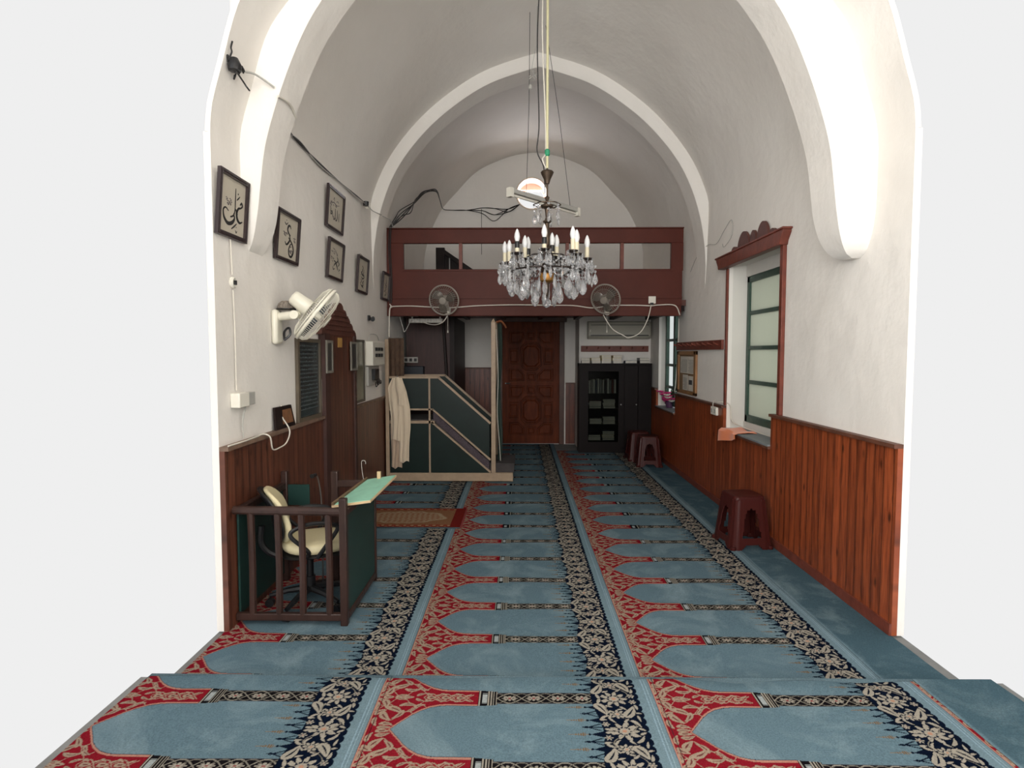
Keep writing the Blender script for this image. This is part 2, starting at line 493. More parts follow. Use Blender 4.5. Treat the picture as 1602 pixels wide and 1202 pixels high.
# reveals
mb = MB()
for (y0, y1, z0, z1), dp in ((W1, 0.26), (W2, 0.155)):
    mb.box((XR+TH, y0-0.03, z0), (XR+dp, y0, z1)); mb.box((XR+TH, y1, z0), (XR+dp, y1+0.03, z1))
    mb.box((XR+TH, y0-0.03, z1), (XR+dp, y1+0.03, z1+0.03))
    mb.box((XR+0.0, y0-0.03, z0-0.03), (XR+dp, y1+0.03, z0))
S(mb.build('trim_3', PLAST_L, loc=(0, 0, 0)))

# end wall with a round window through it
OC = (0.213, 4.475); OR = 0.268
mb = MB(); n = 48
def rowxz(r, y): return [(OC[0]+r*math.cos(2*PI*i/n), y, OC[1]+r*math.sin(2*PI*i/n)) for i in range(n+1)]
sq = []
for i in range(n+1):
    a = 2*PI*i/n; c, s_ = math.cos(a), math.sin(a); k = 1/max(abs(c), abs(s_))
    sq.append((OC[0]+0.75*c*k, YE, OC[1]+0.75*s_*k))
mb.grid([sq, rowxz(OR, YE), rowxz(OR*0.93, YE+0.5)])
x0, x1, z0, z1 = OC[0]-0.75, OC[0]+0.75, OC[1]-0.75, OC[1]+0.75
mb.add([(XL-.05,YE,-.02),(XR+.05,YE,-.02),(XR+.05,YE,z0),(XL-.05,YE,z0)], [(0,1,2,3)])
mb.add([(XL-.05,YE,z0),(x0,YE,z0),(x0,YE,z1),(XL-.05,YE,z1)], [(0,1,2,3)])
mb.add([(x1,YE,z0),(XR+.05,YE,z0),(XR+.05,YE,z1),(x1,YE,z1)], [(0,1,2,3)])
mb.add([(XL-.05,YE,z1),(XR+.05,YE,z1),(XR+.05,YE,5.3),(XL-.05,YE,5.3)], [(0,1,2,3)])
mb.add([(XL-.05,YE+.5,-.02),(XR+.05,YE+.5,-.02),(XR+.05,YE+.5,z0),(XL-.05,YE+.5,z0)], [(3,2,1,0)])
S(mb.build('wall_back', PLASTER, loc=(0, 0, 0), smooth=30))
# projecting lower wall right of the door
mb = MB(); mb.box((1.0, 9.72, 0), (XR, YE, 2.36)); S(mb.build('wall_back_right', PLASTER, loc=(0, 0, 0)))

# oculus ring frame
mb = MB()
mb.tube([(OC[0]+0.245*math.cos(2*PI*i/32), YE+0.36, OC[1]+0.245*math.sin(2*PI*i/32)) for i in range(32)], 0.016, 8, closed=True)
mb.box((OC[0]-0.24, YE+0.35, OC[1]+0.13), (OC[0]+0.24, YE+0.37, OC[1]+0.145))
S(mb.build('window_1', mat('oculus_frame', rgb(200, 150, 130), 0.6), loc=(0, 0, 0)))

mb = MB()
seg = [(OC[0]+.262*math.cos(a), OC[1]+.262*math.sin(a)) for a in np.linspace(math.radians(32), math.radians(148), 20)]
mb.prism(seg, lambda a, b, d: (a, d, b), YE+.28, YE+.30); S(mb.build('window_1', bpy.data.materials['oculus_frame'], loc=(0, 0, 0)))
mb = MB(); mb.tube([(OC[0]+(OR+.008)*math.cos(2*PI*i/48), YE-.004, OC[1]+(OR+.008)*math.sin(2*PI*i/48)) for i in range(48)], 0.014, 8, closed=True)
S(mb.build('trim_8', mat('pale_rim', rgb(230, 214, 196), .6), loc=(0, 0, 0)))

# floors
SY, SZ = 2.63, 0.13
mb = MB(); mb.box((XL-TH, SY, -0.06), (XR+TH, YE+0.5, -0.012))
S(mb.build('floor', GREY_FLOOR, loc=(0, 0, 0)))
mb = MB(); mb.box((XL-TH, YN0, -0.06), (XR+TH, SY-0.012, SZ-0.012))
S(mb.build('floor', GREY_FLOOR, loc=(0, 0, 0)))

# ------------------------------------------------------------------ prayer carpets
PITCH_X, ROW = 1.216, 0.432
def srgb(r, g, b): return np.array([r, g, b], float)/255.0
K_FIELD, K_STRIPE, K_RED, K_CREAM, K_NAVY, K_BLACK, K_TAN = (srgb(86,107,117), srgb(100,120,129), srgb(114,24,34), srgb(142,136,125), srgb(11,18,32), srgb(20,18,21), srgb(126,104,76))
K_PINK = srgb(156, 112, 98)

def carpet_tile(x, y):
    """colour of the weave at (x across the strip, y along it, 0 = centre of a divider)"""
    x = np.asarray(x, float) % PITCH_X; y = np.asarray(y, float)
    y = (y + ROW/2) % ROW - ROW/2
    ay = np.abs(y)
    col = np.empty(x.shape + (4,)); col[..., :3] = K_FIELD; col[..., 3] = 1.0
    def put(mask, c, a=0.0):
        col[mask, 0:3] = c; col[mask, 3] = a
    def leaf(cx, cy, L, W, ang, sym=True, curve=0.0):
        m = np.zeros(x.shape, bool)
        for s in ((1, -1) if sym else (1,)):
            for off in (0, ROW, -ROW):
                dx = x-cx; dy = (y-off)*s-cy
                ca, sa = math.cos(ang), math.sin(ang)
                a = dx*ca+dy*sa; b = -dx*sa+dy*ca - curve*(a*a)
                t = np.clip(a/L, -1, 1)
                m |= (np.abs(a) < L) & (np.abs(b) < W*np.sqrt(1-t*t)*(1-0.45*t))
        return m
    # arch profile
    f = np.interp(x, [.0,.088,.10,.125,.145,.17,.20,.235,.275,.31,.44], [.30,.23,.212,.180,.156,.124,.096,.073,.060,.056,.056])
    red = (x < .44) & (ay < f)
    put(red, K_RED)
    # spandrel ornament
    cream = np.zeros(x.shape, bool); dark = np.zeros(x.shape, bool)
    for (cx, cy, L, W, an, cu) in ((.045,.045,.034,.015,1.2,6),(.03,.10,.028,.012,-.6,8),(.055,.135,.036,.016,.9,-6),(.095,.085,.045,.015,.55,5),
                                  (.115,.125,.035,.011,2.2,6),(.145,.05,.040,.010,.1,9),(.02,.17,.030,.010,1.3,-8),(.075,.18,.030,.010,.2,8),(.045,.0,.024,.012,0,0),
                                  (.10,.012,.030,.008,.35,-10),(.19,.06,.026,.007,-.5,6),(.135,.0,.022,.010,0,0),(.012,.065,.03,.007,1.57,4),(.02,.022,.02,.008,.8,0),
                                  (.17,.085,.022,.007,-.8,5),(.07,.205,.03,.010,0,0),(.185,.022,.022,.007,.4,-8)):
        m = leaf(cx, cy, L, W, an, True, cu); cream |= m
        dark |= leaf(cx, cy, L*.55, W*.22, an, True, cu)
    # vines
    for k in range(3):
        ph = k*2.1; yy = .05*k + .03*np.sin(x*46+ph)
        cream |= (np.abs(ay-.03-yy) < .0028) & (x < .24)
    # band chain
    for cx in (.235, .30, .365):
        m = leaf(cx, .0, .022, .012, 0, True); cream |= m; dark |= leaf(cx, 0, .010, .004, 0, True)
        cream |= leaf(cx+.03, .018, .018, .005, .5, True, 6)
        cream |= leaf(cx-.012, .024, .016, .005, -.5, True, -6)
    cream |= (np.abs(ay - .026*np.abs(np.sin((x-.2)*PI/.065))) < .0028) & (x > .2) & (x < .42)
    put(red & cream & (ay < f-.012), srgb(138, 122, 106)); put(red & dark & (ay < f-.012), srgb(92, 50, 48))
    put((x < .44) & (ay < f) & (ay > f-.010), K_PINK)
    put((x < .44) & (x > .09) & (ay > f) & (ay < f+.0035), srgb(40, 50, 62))
    put(x < .006, K_PINK)
    # capital with its stripes
    cap = (x >= .44) & (x < .525) & (ay < .056 - .10*np.clip(x-.455, 0, .1))
    put(cap, K_BLACK)
    for a, b_ in ((.4445, .449), (.4835, .488), (.495, .499), (.506, .510), (.517, .520)):
        put(cap & (x > a) & (x < b_), K_CREAM)
    put(cap & (x > .457) & (x < .479) & (ay < .034 + .008*np.cos(y*700)), srgb(140, 146, 146))
    # black band
    hb = .040
    bb = (x >= .52) & (x < .95) & (ay < hb)
    put(bb, K_BLACK)
    ph = (x-.525)/.106
    arc = hb*.86*np.abs(np.sin(ph*PI))
    put(bb & (np.abs(ay-arc) < .0032), K_CREAM*.88)
    put(bb & (np.abs(ay-(hb-.006)*np.abs(np.cos(ph*PI))) < .0026), K_CREAM*.7)
    fx = (ph - np.floor(ph) - .5)*.106
    rr = np.hypot(fx/.036, y/.0185)
    an = np.arctan2(y/.0185, fx/.036)
    put(bb & (rr < .82+.18*np.cos(an*8)), K_CREAM); put(bb & (rr < .86) & (np.cos(an*8) < -.72) & (rr > .3), K_BLACK)
    put(bb & (rr < .20), srgb(120, 40, 46))
    put((x >= .52) & (x < .95) & (ay > hb-.0035) & (ay < hb), srgb(60, 60, 66))
    # fringe of arrows pointing into the field
    k5 = ROW/10
    q = (y + ROW/2)/k5; qi = np.floor(q).astype(int); fy = (q - np.floor(q) - .5)*k5
    odd = (qi % 2 == 1); fld = (ay > hb+.004) & (x > .80) & (x < .96)
    put(fld & odd & (np.abs(fy) < .0018) & (x > .815) & (x < .90), K_TAN)
    put(fld & odd & (np.abs(fy) < .010*np.clip((x-.825)/.05, 0, 1)*(np.sin(x*640) > -.1)) & (x < .885), K_TAN*.8)
    put(fld & odd & (np.hypot(x-.902, fy) < .0062), K_NAVY)
    put(fld & odd & (np.abs(fy) < .014*np.clip((x-.905)/.04, 0, 1.4)) & (x > .905), K_NAVY)
    put(fld & ~odd & (np.hypot((x-.893)/1.5, fy) < .0065) & ~(np.hypot((x-.893)/1.5, fy) < .003), K_NAVY)
    put(fld & ~odd & (np.abs(fy) < .0022) & (x > .875), K_NAVY)
    put(fld & ~odd & (np.abs(np.abs(fy) - (x-.90)*.4) < .003) & (x > .90), K_NAVY)
    # navy border
    right = 1.134 + .013*np.sqrt(np.abs(np.sin(y*PI/(ROW/10))))
    left = .947 - .012*np.cos(y*2*PI/ROW)
    nb = (x > left) & (x < right)
    put(nb, K_NAVY)
    def flower(cx, cy, rx, ry, npet, c=K_CREAM):
        for off in (-ROW, 0, ROW):
            dx = x-cx; dy = y-off-cy
            r = np.hypot(dx/rx, dy/ry); t = np.arctan2(dy/ry, dx/rx)
            put(nb & (r < .80+.20*np.cos(npet*t)), c)
            put(nb & (r < .93) & (r > .36) & (np.cos(npet*t) < -.80), K_NAVY)
            put(nb & (np.abs(r-.42) < .07) & (np.cos(npet*t*1.0+1) > -.4), K_NAVY*1.3)
            put(nb & (r < .16), srgb(160, 120, 100))
    flower(1.035, 0.0, .060, .054, 9); flower(1.045, ROW/2, .060, .054, 9)
    flower(1.033, .108, .034, .030, 8); flower(1.033, -.108, .034, .030, 8)
    flower(1.112, .022, .017, .016, 6); flower(1.112, -.022, .017, .016, 6)
    flower(.975, .175, .018, .016, 6); flower(.975, -.175, .018, .016, 6)
    for (cx, cy, L, W, a_, cu) in ((.974,.072,.044,.020,1.05,4),(1.092,.094,.044,.020,-1.0,-4),(.968,.145,.016,.006,.1,0),(1.00,.125,.015,.005,-1.1,0),(1.075,.125,.015,.005,.4,0),(.995,.02,.014,.005,-.6,0),(1.125,.10,.012,.005,.2,0),(1.05,.075,.012,.004,-.3,0),(1.062,.165,.015,.005,1.2,0),(1.105,.165,.028,.007,.9,8),(1.085,.195,.024,.006,-.7,8),
                                  (1.12,.135,.020,.005,1.4,0),(.978,.125,.022,.006,-.5,8),(1.005,.055,.016,.005,.3,0),(.965,.02,.020,.007,1.9,0),(1.065,.066,.018,.005,.7,8),
                                  (1.005,.150,.020,.005,.9,-8),(.985,.208,.018,.006,.2,0),(1.065,.148,.016,.005,-.8,0),(1.122,.060,.018,.006,1.4,6),(1.118,.203,.016,.006,.5,0),(1.0,.095,.014,.004,2.2,0)):
        m = leaf(cx, cy, L, W, a_, True, cu); put(nb & m, K_CREAM)
        if W > .012:
            put(nb & leaf(cx, cy, L*.7, W*.18, a_, True, cu), K_NAVY)
    put(nb & (np.abs(x-(1.045+.055*np.sin(y*2*PI/ROW*2+.6))) < .0022), K_CREAM*.8)
    # selvedge stripe
    st = (x >= right)
    put(st, K_STRIPE, .5)
    put(st & (np.abs(x-1.182) < .003), srgb(120, 142, 154), .5)
    put(st & (np.abs(x-1.196) < .002), srgb(128, 150, 160), .5)
    put(st & (x > 1.2125), srgb(70, 84, 96), .5)
    return col

def mat_carpet():
    m, nt, N, L, b = newmat('carpet_weave')
    at = N.new('ShaderNodeAttribute'); at.attribute_name = 'weave'
    tc = N.new('ShaderNodeTexCoord')
    n1 = N.new('ShaderNodeTexNoise'); n1.inputs['Scale'].default_value = 2.6; n1.inputs['Detail'].default_value = 7; n1.inputs['Roughness'].default_value = 0.62; n1.inputs['Distortion'].default_value = 0.8
    L.new(tc.outputs['Object'], n1.inputs['Vector'])
    r1 = N.new('ShaderNodeMapRange'); r1.inputs['From Min'].default_value = 0.48; r1.inputs['From Max'].default_value = 0.72; r1.inputs['To Min'].default_value = 0.0; r1.inputs['To Max'].default_value = 0.55
    L.new(n1.outputs['Fac'], r1.inputs['Value'])
    mu = N.new('ShaderNodeMath'); mu.operation = 'MULTIPLY'; L.new(r1.outputs[0], mu.inputs[0]); L.new(at.outputs['Alpha'], mu.inputs[1])
    mx = N.new('ShaderNodeMixRGB'); L.new(mu.outputs[0], mx.inputs[0]); L.new(at.outputs['Color'], mx.inputs[1]); mx.inputs[2].default_value = rgb(132, 150, 156)
    n2 = N.new('ShaderNodeTexNoise'); n2.inputs['Scale'].default_value = 160; n2.inputs['Detail'].default_value = 2
    L.new(tc.outputs['Object'], n2.inputs['Vector'])
    r2 = N.new('ShaderNodeMapRange'); r2.inputs['From Min'].default_value = 0.3; r2.inputs['From Max'].default_value = 0.7; r2.inputs['To Min'].default_value = 0.8; r2.inputs['To Max'].default_value = 1.15
    L.new(n2.outputs['Fac'], r2.inputs['Value'])
    vm = N.new('ShaderNodeVectorMath'); vm.operation = 'SCALE'; L.new(mx.outputs[0], vm.inputs[0]); L.new(r2.outputs[0], vm.inputs['Scale'])
    L.new(vm.outputs[0], b.inputs['Base Color'])
    b.inputs['Roughness'].default_value = 1.0; b.inputs['Specular IOR Level'].default_value = 0.0
    bp = N.new('ShaderNodeBump'); bp.inputs['Strength'].default_value = 0.25; bp.inputs['Distance'].default_value = 0.004
    L.new(n2.outputs['Fac'], bp.inputs['Height']); L.new(bp.outputs['Normal'], b.inputs['Normal'])
    return m
WEAVE = mat_carpet()

def carpet(name, xa, xb, ya, yb, z, phase, bands, label, drape=False, func=carpet_tile, off=0.0, group=None):
    """bands: list of (y_start, cell). xa..xb in world; off = world x of strip's own x=0; phase = world y of a divider centre"""
    VV, CC, FF = [], [], []; base = 0
    edges = [b for b in bands if b[0] < yb] ; 
    for i, (ys, cell) in enumerate(edges):
        y0 = max(ys, ya); y1 = min(edges[i+1][0] if i+1 < len(edges) else yb, yb)
        if y1 <= y0: continue
        nx = max(2, int((xb-xa)/cell)); ny = max(1, int((y1-y0)/cell))
        X, Y = np.meshgrid(np.linspace(xa, xb, nx+1), np.linspace(y0, y1, ny+1))
        Z = np.full(X.shape, z) + 0.0012*np.sin(X*9+Y*5) + 0.0008*np.sin(Y*17-X*4)
        if drape:
            e = np.clip((Y-(yb-0.10))/0.10, 0, 1)
            Z -= 0.008*e**2
            Yw = Y + e*(0.010*np.sin(X*4.2+.5) - 0.02*np.clip((X-.9)/.9, 0, 1) - .005)
            Z += e*0.006*np.sin(X*11)*np.clip(X, 0, 1)
        else: Yw = Y
        c = func(X-off, Y-phase)
        n = X.size
        VV.append(np.stack([X.ravel(), Yw.ravel(), Z.ravel()], 1)); CC.append(c.reshape(-1, 4))
        idx = np.arange(n).reshape(X.shape)
        FF.append(np.stack([idx[:-1, :-1].ravel(), idx[:-1, 1:].ravel(), idx[1:, 1:].ravel(), idx[1:, :-1].ravel()], 1) + base)
        base += n
    # border edge down to the floor
    x0, x1, y0, y1 = xa, xb, ya, yb
    zz = z - 0.011
    VV = np.concatenate(VV); CC = np.concatenate(CC); FF = np.concatenate(FF)
    if drape:
        row = np.where(np.abs(VV[:, 2]-VV[:, 2]) < 1)[0]; nlast = nx+1
        last = np.arange(len(VV)-nlast, len(VV)); low = VV[last].copy(); low[:, 2] = 0.012; low[:, 1] += 0.004
        VV = np.concatenate([VV, low]); CC = np.concatenate([CC, CC[last]])
        li = np.arange(len(VV)-nlast, len(VV))
        FF = np.concatenate([FF, np.stack([last[:-1], last[1:], li[1:], li[:-1]], 1)])
    me = bpy.data.meshes.new(name)
    cx, cy = (xa+xb)/2, (ya+yb)/2
    nv = len(VV); sk = np.array([[xa,ya,z-.001],[xb,ya,z-.001],[xb,yb,z-.001],[xa,yb,z-.001],[xa,ya,zz],[xb,ya,zz],[xb,yb,zz],[xa,yb,zz]])
    if drape: sk = sk[[0,1,2,3,4,5,6,7]]
    VV = np.concatenate([VV, sk]); 
    e4 = np.tile(np.append(K_STRIPE*.8, 0.0), (8, 1)); CC = np.concatenate([CC, e4])
    q = [[0,4,5,1],[1,5,6,2],[2,6,7,3],[3,7,4,0],[4,7,6,5]]
    FF = np.concatenate([FF, np.array(q)+nv])
    VV = VV - np.array([cx, cy, zz])
    me.vertices.add(len(VV)); me.vertices.foreach_set('co', VV.ravel())
    me.loops.add(len(FF)*4); me.loops.foreach_set('vertex_index', FF.ravel().astype(np.int32))
    me.polygons.add(len(FF)); me.polygons.foreach_set('loop_start', np.arange(0, len(FF)*4, 4, dtype=np.int32))
    me.update(calc_edges=True)
    at = me.color_attributes.new('weave', 'BYTE_COLOR', 'POINT')
    cc = CC.copy(); cc[:, :3] = np.where(cc[:, :3] <= .04045, cc[:, :3]/12.92, ((np.clip(cc[:, :3], 0, 1)+.055)/1.055)**2.4)
    at.data.foreach_set('color', cc.ravel().astype(np.float32))
    me.materials.append(WEAVE)
    me.polygons.foreach_set('use_smooth', [True]*len(me.polygons))
    o = bpy.data.objects.new(name, me); C.objects.link(o); o.location = (cx, cy, zz)
    ORG[o.name] = Vector((cx, cy, zz))
    return T(o, label, 'carpet', group)

BK = [(0, .004), (3.95, .0055), (5.2, .008), (7.0, .012)]
FB = [(0, .02), (1.85, .003)]
X0 = -0.601; PH = 3.234
G1 = 'patterned prayer carpets of the lower floor'; G2 = 'patterned prayer carpets on the front step'
for x_off, la, lb in ((X0-PITCH_X, 'patterned blue prayer carpet strip running along the left wall under the railing', 'patterned blue prayer carpet at the left end of the raised front step'),
                      (X0, 'patterned blue prayer carpet strip down the middle of the hall', 'patterned blue prayer carpet in the middle of the raised front step'),
                      (X0+PITCH_X, 'patterned blue prayer carpet strip next to the plain blue runner, ending at the bookcase', 'patterned blue prayer carpet at the right end of the raised front step')):
    xa = max(x_off, XL+0.004); 
    carpet('prayer_carpet', xa+.001, x_off+PITCH_X-.001, SY+.012, 9.66 if x_off > 0.5 else (10.36 if x_off > -1 else 8.58), 0.0, PH, BK, la, off=x_off, group=G1)
    k = 0.0
    xb = min(x_off+PITCH_X-.001 + (0.02 if x_off > 0 else 0), XR)
    carpet('prayer_carpet', xa+.001, x_off+PITCH_X-.001, 1.25, SY, SZ, 2.455, FB, lb, off=x_off - .02, drape=True, group=G2)

def plain(x, y):
    c = np.empty(x.shape+(4,)); c[..., :3] = srgb(66, 88, 98); c[..., 3] = .8
    m = (x < .012) | (x > .44); c[m, :3] = srgb(100, 122, 132)
    return c
xr0 = X0+2*PITCH_X
carpet('carpet_runner', xr0+.001, XR-.03, SY+.012, 9.7, 0.0, 0, [(0, .02)], 'plain blue-grey carpet runner along the foot of the right wall', func=plain, off=xr0)
carpet('carpet_runner', xr0+.001, XR-.005, 1.25, SY, SZ, 0, [(0, .02)], 'plain blue-grey carpet runner at the right edge of the raised front step', func=plain, off=xr0)

# ------------------------------------------------------------------ wainscot
def wains(side, y0, y1, z, name, m, cap=True, capm=None):
    mb = MB(); xa, xb = (XR-.032, XR) if side > 0 else (XL, XL+.032)
    mb.box((xa, y0, 0), (xb, y1, z-.02), 0)
    if cap: mb.box((xa - (.022 if side > 0 else 0), y0, z-.02), (xb + (.022 if side < 0 else 0), y1, z+.004), 1)
    S(mb.build(name, [m, capm], loc=(0, 0, 0)))
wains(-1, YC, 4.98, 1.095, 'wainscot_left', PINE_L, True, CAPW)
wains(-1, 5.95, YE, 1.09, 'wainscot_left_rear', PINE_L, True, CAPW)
for y0, y1, z in ((YC, 4.97, 1.12), (4.97, 6.13, .835), (6.13, 8.04, 1.08), (8.04, 9.15, .80), (9.15, 9.72, 1.08)):
    wains(1, y0, y1, z, 'wainscot_right', PINE, True, CAPR)
mb = MB()
mb.box((XL+.03, YE-.03, 0), (-.42, YE, 1.36), 0); mb.box((XL+.03, YE-.05, 1.36), (-.42, YE, 1.385), 1)
mb.box((.83, YE-.03, 0), (1.0, YE, 1.09), 0); mb.box((.83, YE-.05, 1.09), (1.0, YE, 1.11), 1)
S(mb.build('wainscot_back', [PINE_X, CAPR], loc=(0, 0, 0)))
# skirting strip at the foot of the right wainscot
mb = MB(); mb.box((XR-.046, YC, 0), (XR-.032, 9.72, .07)); S(mb.build('baseboard_right', REDWOOD, loc=(0, 0, 0)))

# ------------------------------------------------------------------ windows of the right wall
FROST = None
def frosted():
    m, nt, N, L, b = newmat('whitened_glass')
    b.inputs['Base Color'].default_value = rgb(196, 198, 188); b.inputs['Roughness'].default_value = 0.35
    tr = N.new('ShaderNodeBsdfTranslucent'); tr.inputs['Color'].default_value = rgb(196, 200, 188)
    mx = N.new('ShaderNodeMixShader'); mx.inputs[0].default_value = 0.45
    out = N['Material Output']
    L.new(b.outputs[0], mx.inputs[1]); L.new(tr.outputs[0], mx.inputs[2]); L.new(mx.outputs[0], out.inputs['Surface'])
    return m
FROST = frosted()
def green_window(name, y0, y1, z0, z1, x, ysplit, bars, pane_mat, label=None):
    mb = MB(); fw = .062
    mb.box((x, y0, z0), (x+.05, y0+fw, z1)); mb.box((x, y1-fw, z0), (x+.05, y1, z1))
    mb.box((x, y0, z0), (x+.05, y1, z0+.075)); mb.box((x, y0, z1-fw), (x+.05, y1, z1))
    mb.box((x-.006, ysplit-.045, z0), (x+.05, ysplit+.045, z1))
    for z in bars: mb.box((x+.004, y0+fw, z-.020), (x+.046, y1-fw, z+.020))
    o = S(mb.build(name, GREENW, bevel=.004))
    zz = [z0+.075] + list(bars) + [z1-fw]
    for i in range(len(zz)-1):
        for ya, yb in ((y0+fw, ysplit-.045), (ysplit+.045, y1-fw)):
            p = MB(); p.box((x+.02, ya-.01, zz[i]-.005), (x+.026, yb+.01, zz[i+1]+.005))
            p.build('window_pane', pane_mat, o)
    return o
w2 = green_window('window_2', 4.88, 6.11, .925, 2.44, 2.385, 5.16, (1.345, 1.70, 2.06), FROST)
w3 = green_window('window_3', 8.06, 9.13, .84, 2.28, 2.30, 8.60, (1.12, 1.46, 1.84), GLASS)
# slab sills
mb = MB(); mb.box((XR-.055, 4.975, .836), (2.385, 6.125, .852)); S(mb.build('trim_5', SILL, loc=(0, 0, 0)))
mb = MB(); mb.box((XR-.055, 8.045, .80), (2.42, 9.145, .815)); S(mb.build('trim_6', SILL, loc=(0, 0, 0)))
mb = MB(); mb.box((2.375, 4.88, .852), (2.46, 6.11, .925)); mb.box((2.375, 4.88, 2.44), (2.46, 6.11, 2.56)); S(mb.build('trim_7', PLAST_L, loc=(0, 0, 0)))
# carved casing of the near window
t = E('window_casing', (XR, 5.5, 1.1), 'red-brown wooden casing with scalloped crest around the large near window', 'window casing')
mb = MB(); mb.box((XR-.035, 4.815, 1.125), (XR-.001, 4.868, 2.55)); mb.build('side_board', REDWOOD, t, bevel=.004)
mb = MB()
mb.box((XR-.022, 6.125, 1.09), (XR-.001, 6.165, 2.53)); mb.build('side_board', REDWOOD, t, bevel=.004)
mb = MB()
mb.prism([(4.74, 2.66), (6.32, 2.66), (6.32, 2.63), (6.27, 2.57), (6.26, 2.535), (4.80, 2.535), (4.79, 2.57), (4.74, 2.63)], lambda a, b, d: (d, a, b), XR-.075, XR-.001)
mb.box((XR-.085, 4.72, 2.65), (XR-.001, 6.34, 2.668))
mb.build('header_board', REDWOOD, t, bevel=.005)
CRW = mat('crest_wood', rgb(88, 48, 40), .55, var=.3, vscale=16)
for c, r, h in ((5.02, .07, .05), (5.22, .125, .155), (5.43, .075, .12), (5.66, .145, .155), (5.9, .075, .05)):
    mb = MB(); mb.prism([(c+r, 2.664)] + [(c + r*math.cos(PI*i/12)*(1-.12*math.sin(PI*i/12)), 2.666 + h*math.sin(PI*i/12)) for i in range(13)] + [(c-r, 2.664)], lambda a, b, d: (d, a, b), XR-.042, XR-.018)
    mb.build('carved_scallop', CRW, t)

# hook rails
def hook_rail(pts, name_label, along, knobs):
    t = E('coat_rail', pts[0], name_label, 'coat rail')
    a, b, z0, z1 = pts[0], pts[1], pts[2], pts[3]
    mb = MB()
    mb.box((min(a[0], b[0]), min(a[1], b[1]), z0), (max(a[0], b[0]), max(a[1], b[1]), z1)); mb.build('rail_board', REDWOOD, t, bevel=.004)
    n = knobs
    for i in range(n):
        f = (i+.5)/n
        if along == 'y':
            p = (a[0], a[1]+(b[1]-a[1])*f, (z0+z1)/2); q = (a[0]-.05, p[1], p[2]+.02)
        else:
            p = (a[0]+(b[0]-a[0])*f, a[1], (z0+z1)/2); q = (p[0], a[1]-.05, p[2]+.02)
        k = MB(); k.tube([p, q, (q[0], q[1], q[2]+.012)], [.009, .011, .013], 8); k.build('peg', REDWOOD, t)
hook_rail(((XR-.03, 6.235, 1.70), (XR-.001, 8.03, 1.70), 1.685, 1.79), 'red-brown coat rail with pegs on the right wall over the notice board', 'y', 9)
hook_rail(((1.03, 9.69, 1.70), (2.16, 9.719, 1.70), 1.665, 1.765), 'red-brown coat rail with pegs below the air conditioner', 'x', 6)

# notice board
t = E('notice_board', (XR, 7.5, 1.11), 'wooden framed notice board with pinned paper sheets on right wall', 'notice board')
mb = MB(); x0, x1 = XR-.03, XR-.001
mb.box((x0, 7.14, 1.11), (x1, 7.22, 1.67)); mb.box((x0, 7.90, 1.11), (x1, 7.98, 1.67)); mb.box((x0, 7.14, 1.62), (x1, 7.98, 1.67)); mb.box((x0, 7.14, 1.11), (x1, 7.98, 1.15))
mb.build('frame', mat('light_wood', rgb(150, 108, 70), .5, var=.25), t, bevel=.004)
mb = MB(); mb.box((XR-.014, 7.22, 1.15), (XR-.004, 7.90, 1.62)); mb.build('backing', mat('board_backing', rgb(140, 112, 84), .8, var=.2), t)
for ya, yb, za, zb, k in ((7.24, 7.48, 1.38, 1.60, 0), (7.50, 7.84, 1.38, 1.60, 1), (7.50, 7.72, 1.16, 1.36, 0), (7.25, 7.47, 1.16, 1.35, 2)):
    mb = MB(); mb.box((XR-.018, ya, za), (XR-.0155, yb, zb)); p = mb.build('notice_sheet', PAPER, t)
    mb = MB()
    if k == 2:
        mb.box((XR-.0195, ya+.05, za+.08), (XR-.0184, yb-.03, zb-.05))
    else:
        n = 9
        for i in range(n):
            z = za+.02+(zb-za-.05)*i/n; mb.box((XR-.0195, ya+.02, z), (XR-.0184, yb-.02-.05*random.random(), z+.004))
    mb.build('printed_text', mat('print_grey', rgb(70, 70, 72), .7), p)

# small electrics on the right wall
t = E('wall_socket', (XR-.03, 6.36, .95), 'white double socket on the right wainscot beside the near window', 'socket')
mb = MB(); mb.box((XR-.062, 6.27, .965), (XR-.033, 6.45, 1.055)); mb.build('housing', WHITEP, t, bevel=.006)
for y in (6.315, 6.405):
    mb = MB(); mb.lathe([(.024, 0), (.024, .004), (.018, .004), (.016, 0)], n=16, M=Matrix.Translation((XR-.062, y, 1.01)) @ Matrix.Rotation(-PI/2, 4, 'Y')); mb.build('socket_ring', GREYP, t)
def cable(pts, r, label, m=CABLE_W, group='cables strung along the walls', k=6, name='cable', n=6, cat='cable'):
    mb = MB(); mb.tube(cr(pts, k), r, n); o = mb.build(name, m); T(o, label, cat, group); return o
cable([(XR-.05, 6.40, 1.05), (XR-.06, 6.37, 1.10), (XR-.05, 6.33, 1.13), (XR-.06, 6.28, 1.11), (XR-.045, 6.22, 1.12), (XR+.02, 6.09, 1.10), (XR+.03, 6.06, .95), (XR+.06, 5.95, .90), (XR+.12, 5.6, .875), (XR+.12, 5.0, .875)], .006, 'white cable running from the right wall socket onto the near window sill')
cable([(XR-.01, 7.985, 2.12), (XR-.01, 8.0, 1.7), (XR-.02, 8.02, 1.4), (XR-.03, 8.03, 1.2), (XR-.05, 7.99, 1.13), (XR-.06, 7.95, 1.11), (XR-.05, 7.9, 1.12)], .006, 'white cable hanging from the balcony beside the notice board')
cable([(XR-.02, 7.45, 2.68), (XR-.015, 7.2, 2.83), (XR-.015, 6.8, 2.9), (XR-.015, 6.5, 2.86), (XR-.015, 6.25, 2.96), (XR-.015, 6.05, 3.02), (XR-.015, 6.03, 2.86), (XR-.015, 6.25, 2.78), (XR-.015, 6.3, 2.82)], .003, 'thin loose wire tacked along the right wall above the coat rail', GREYP)

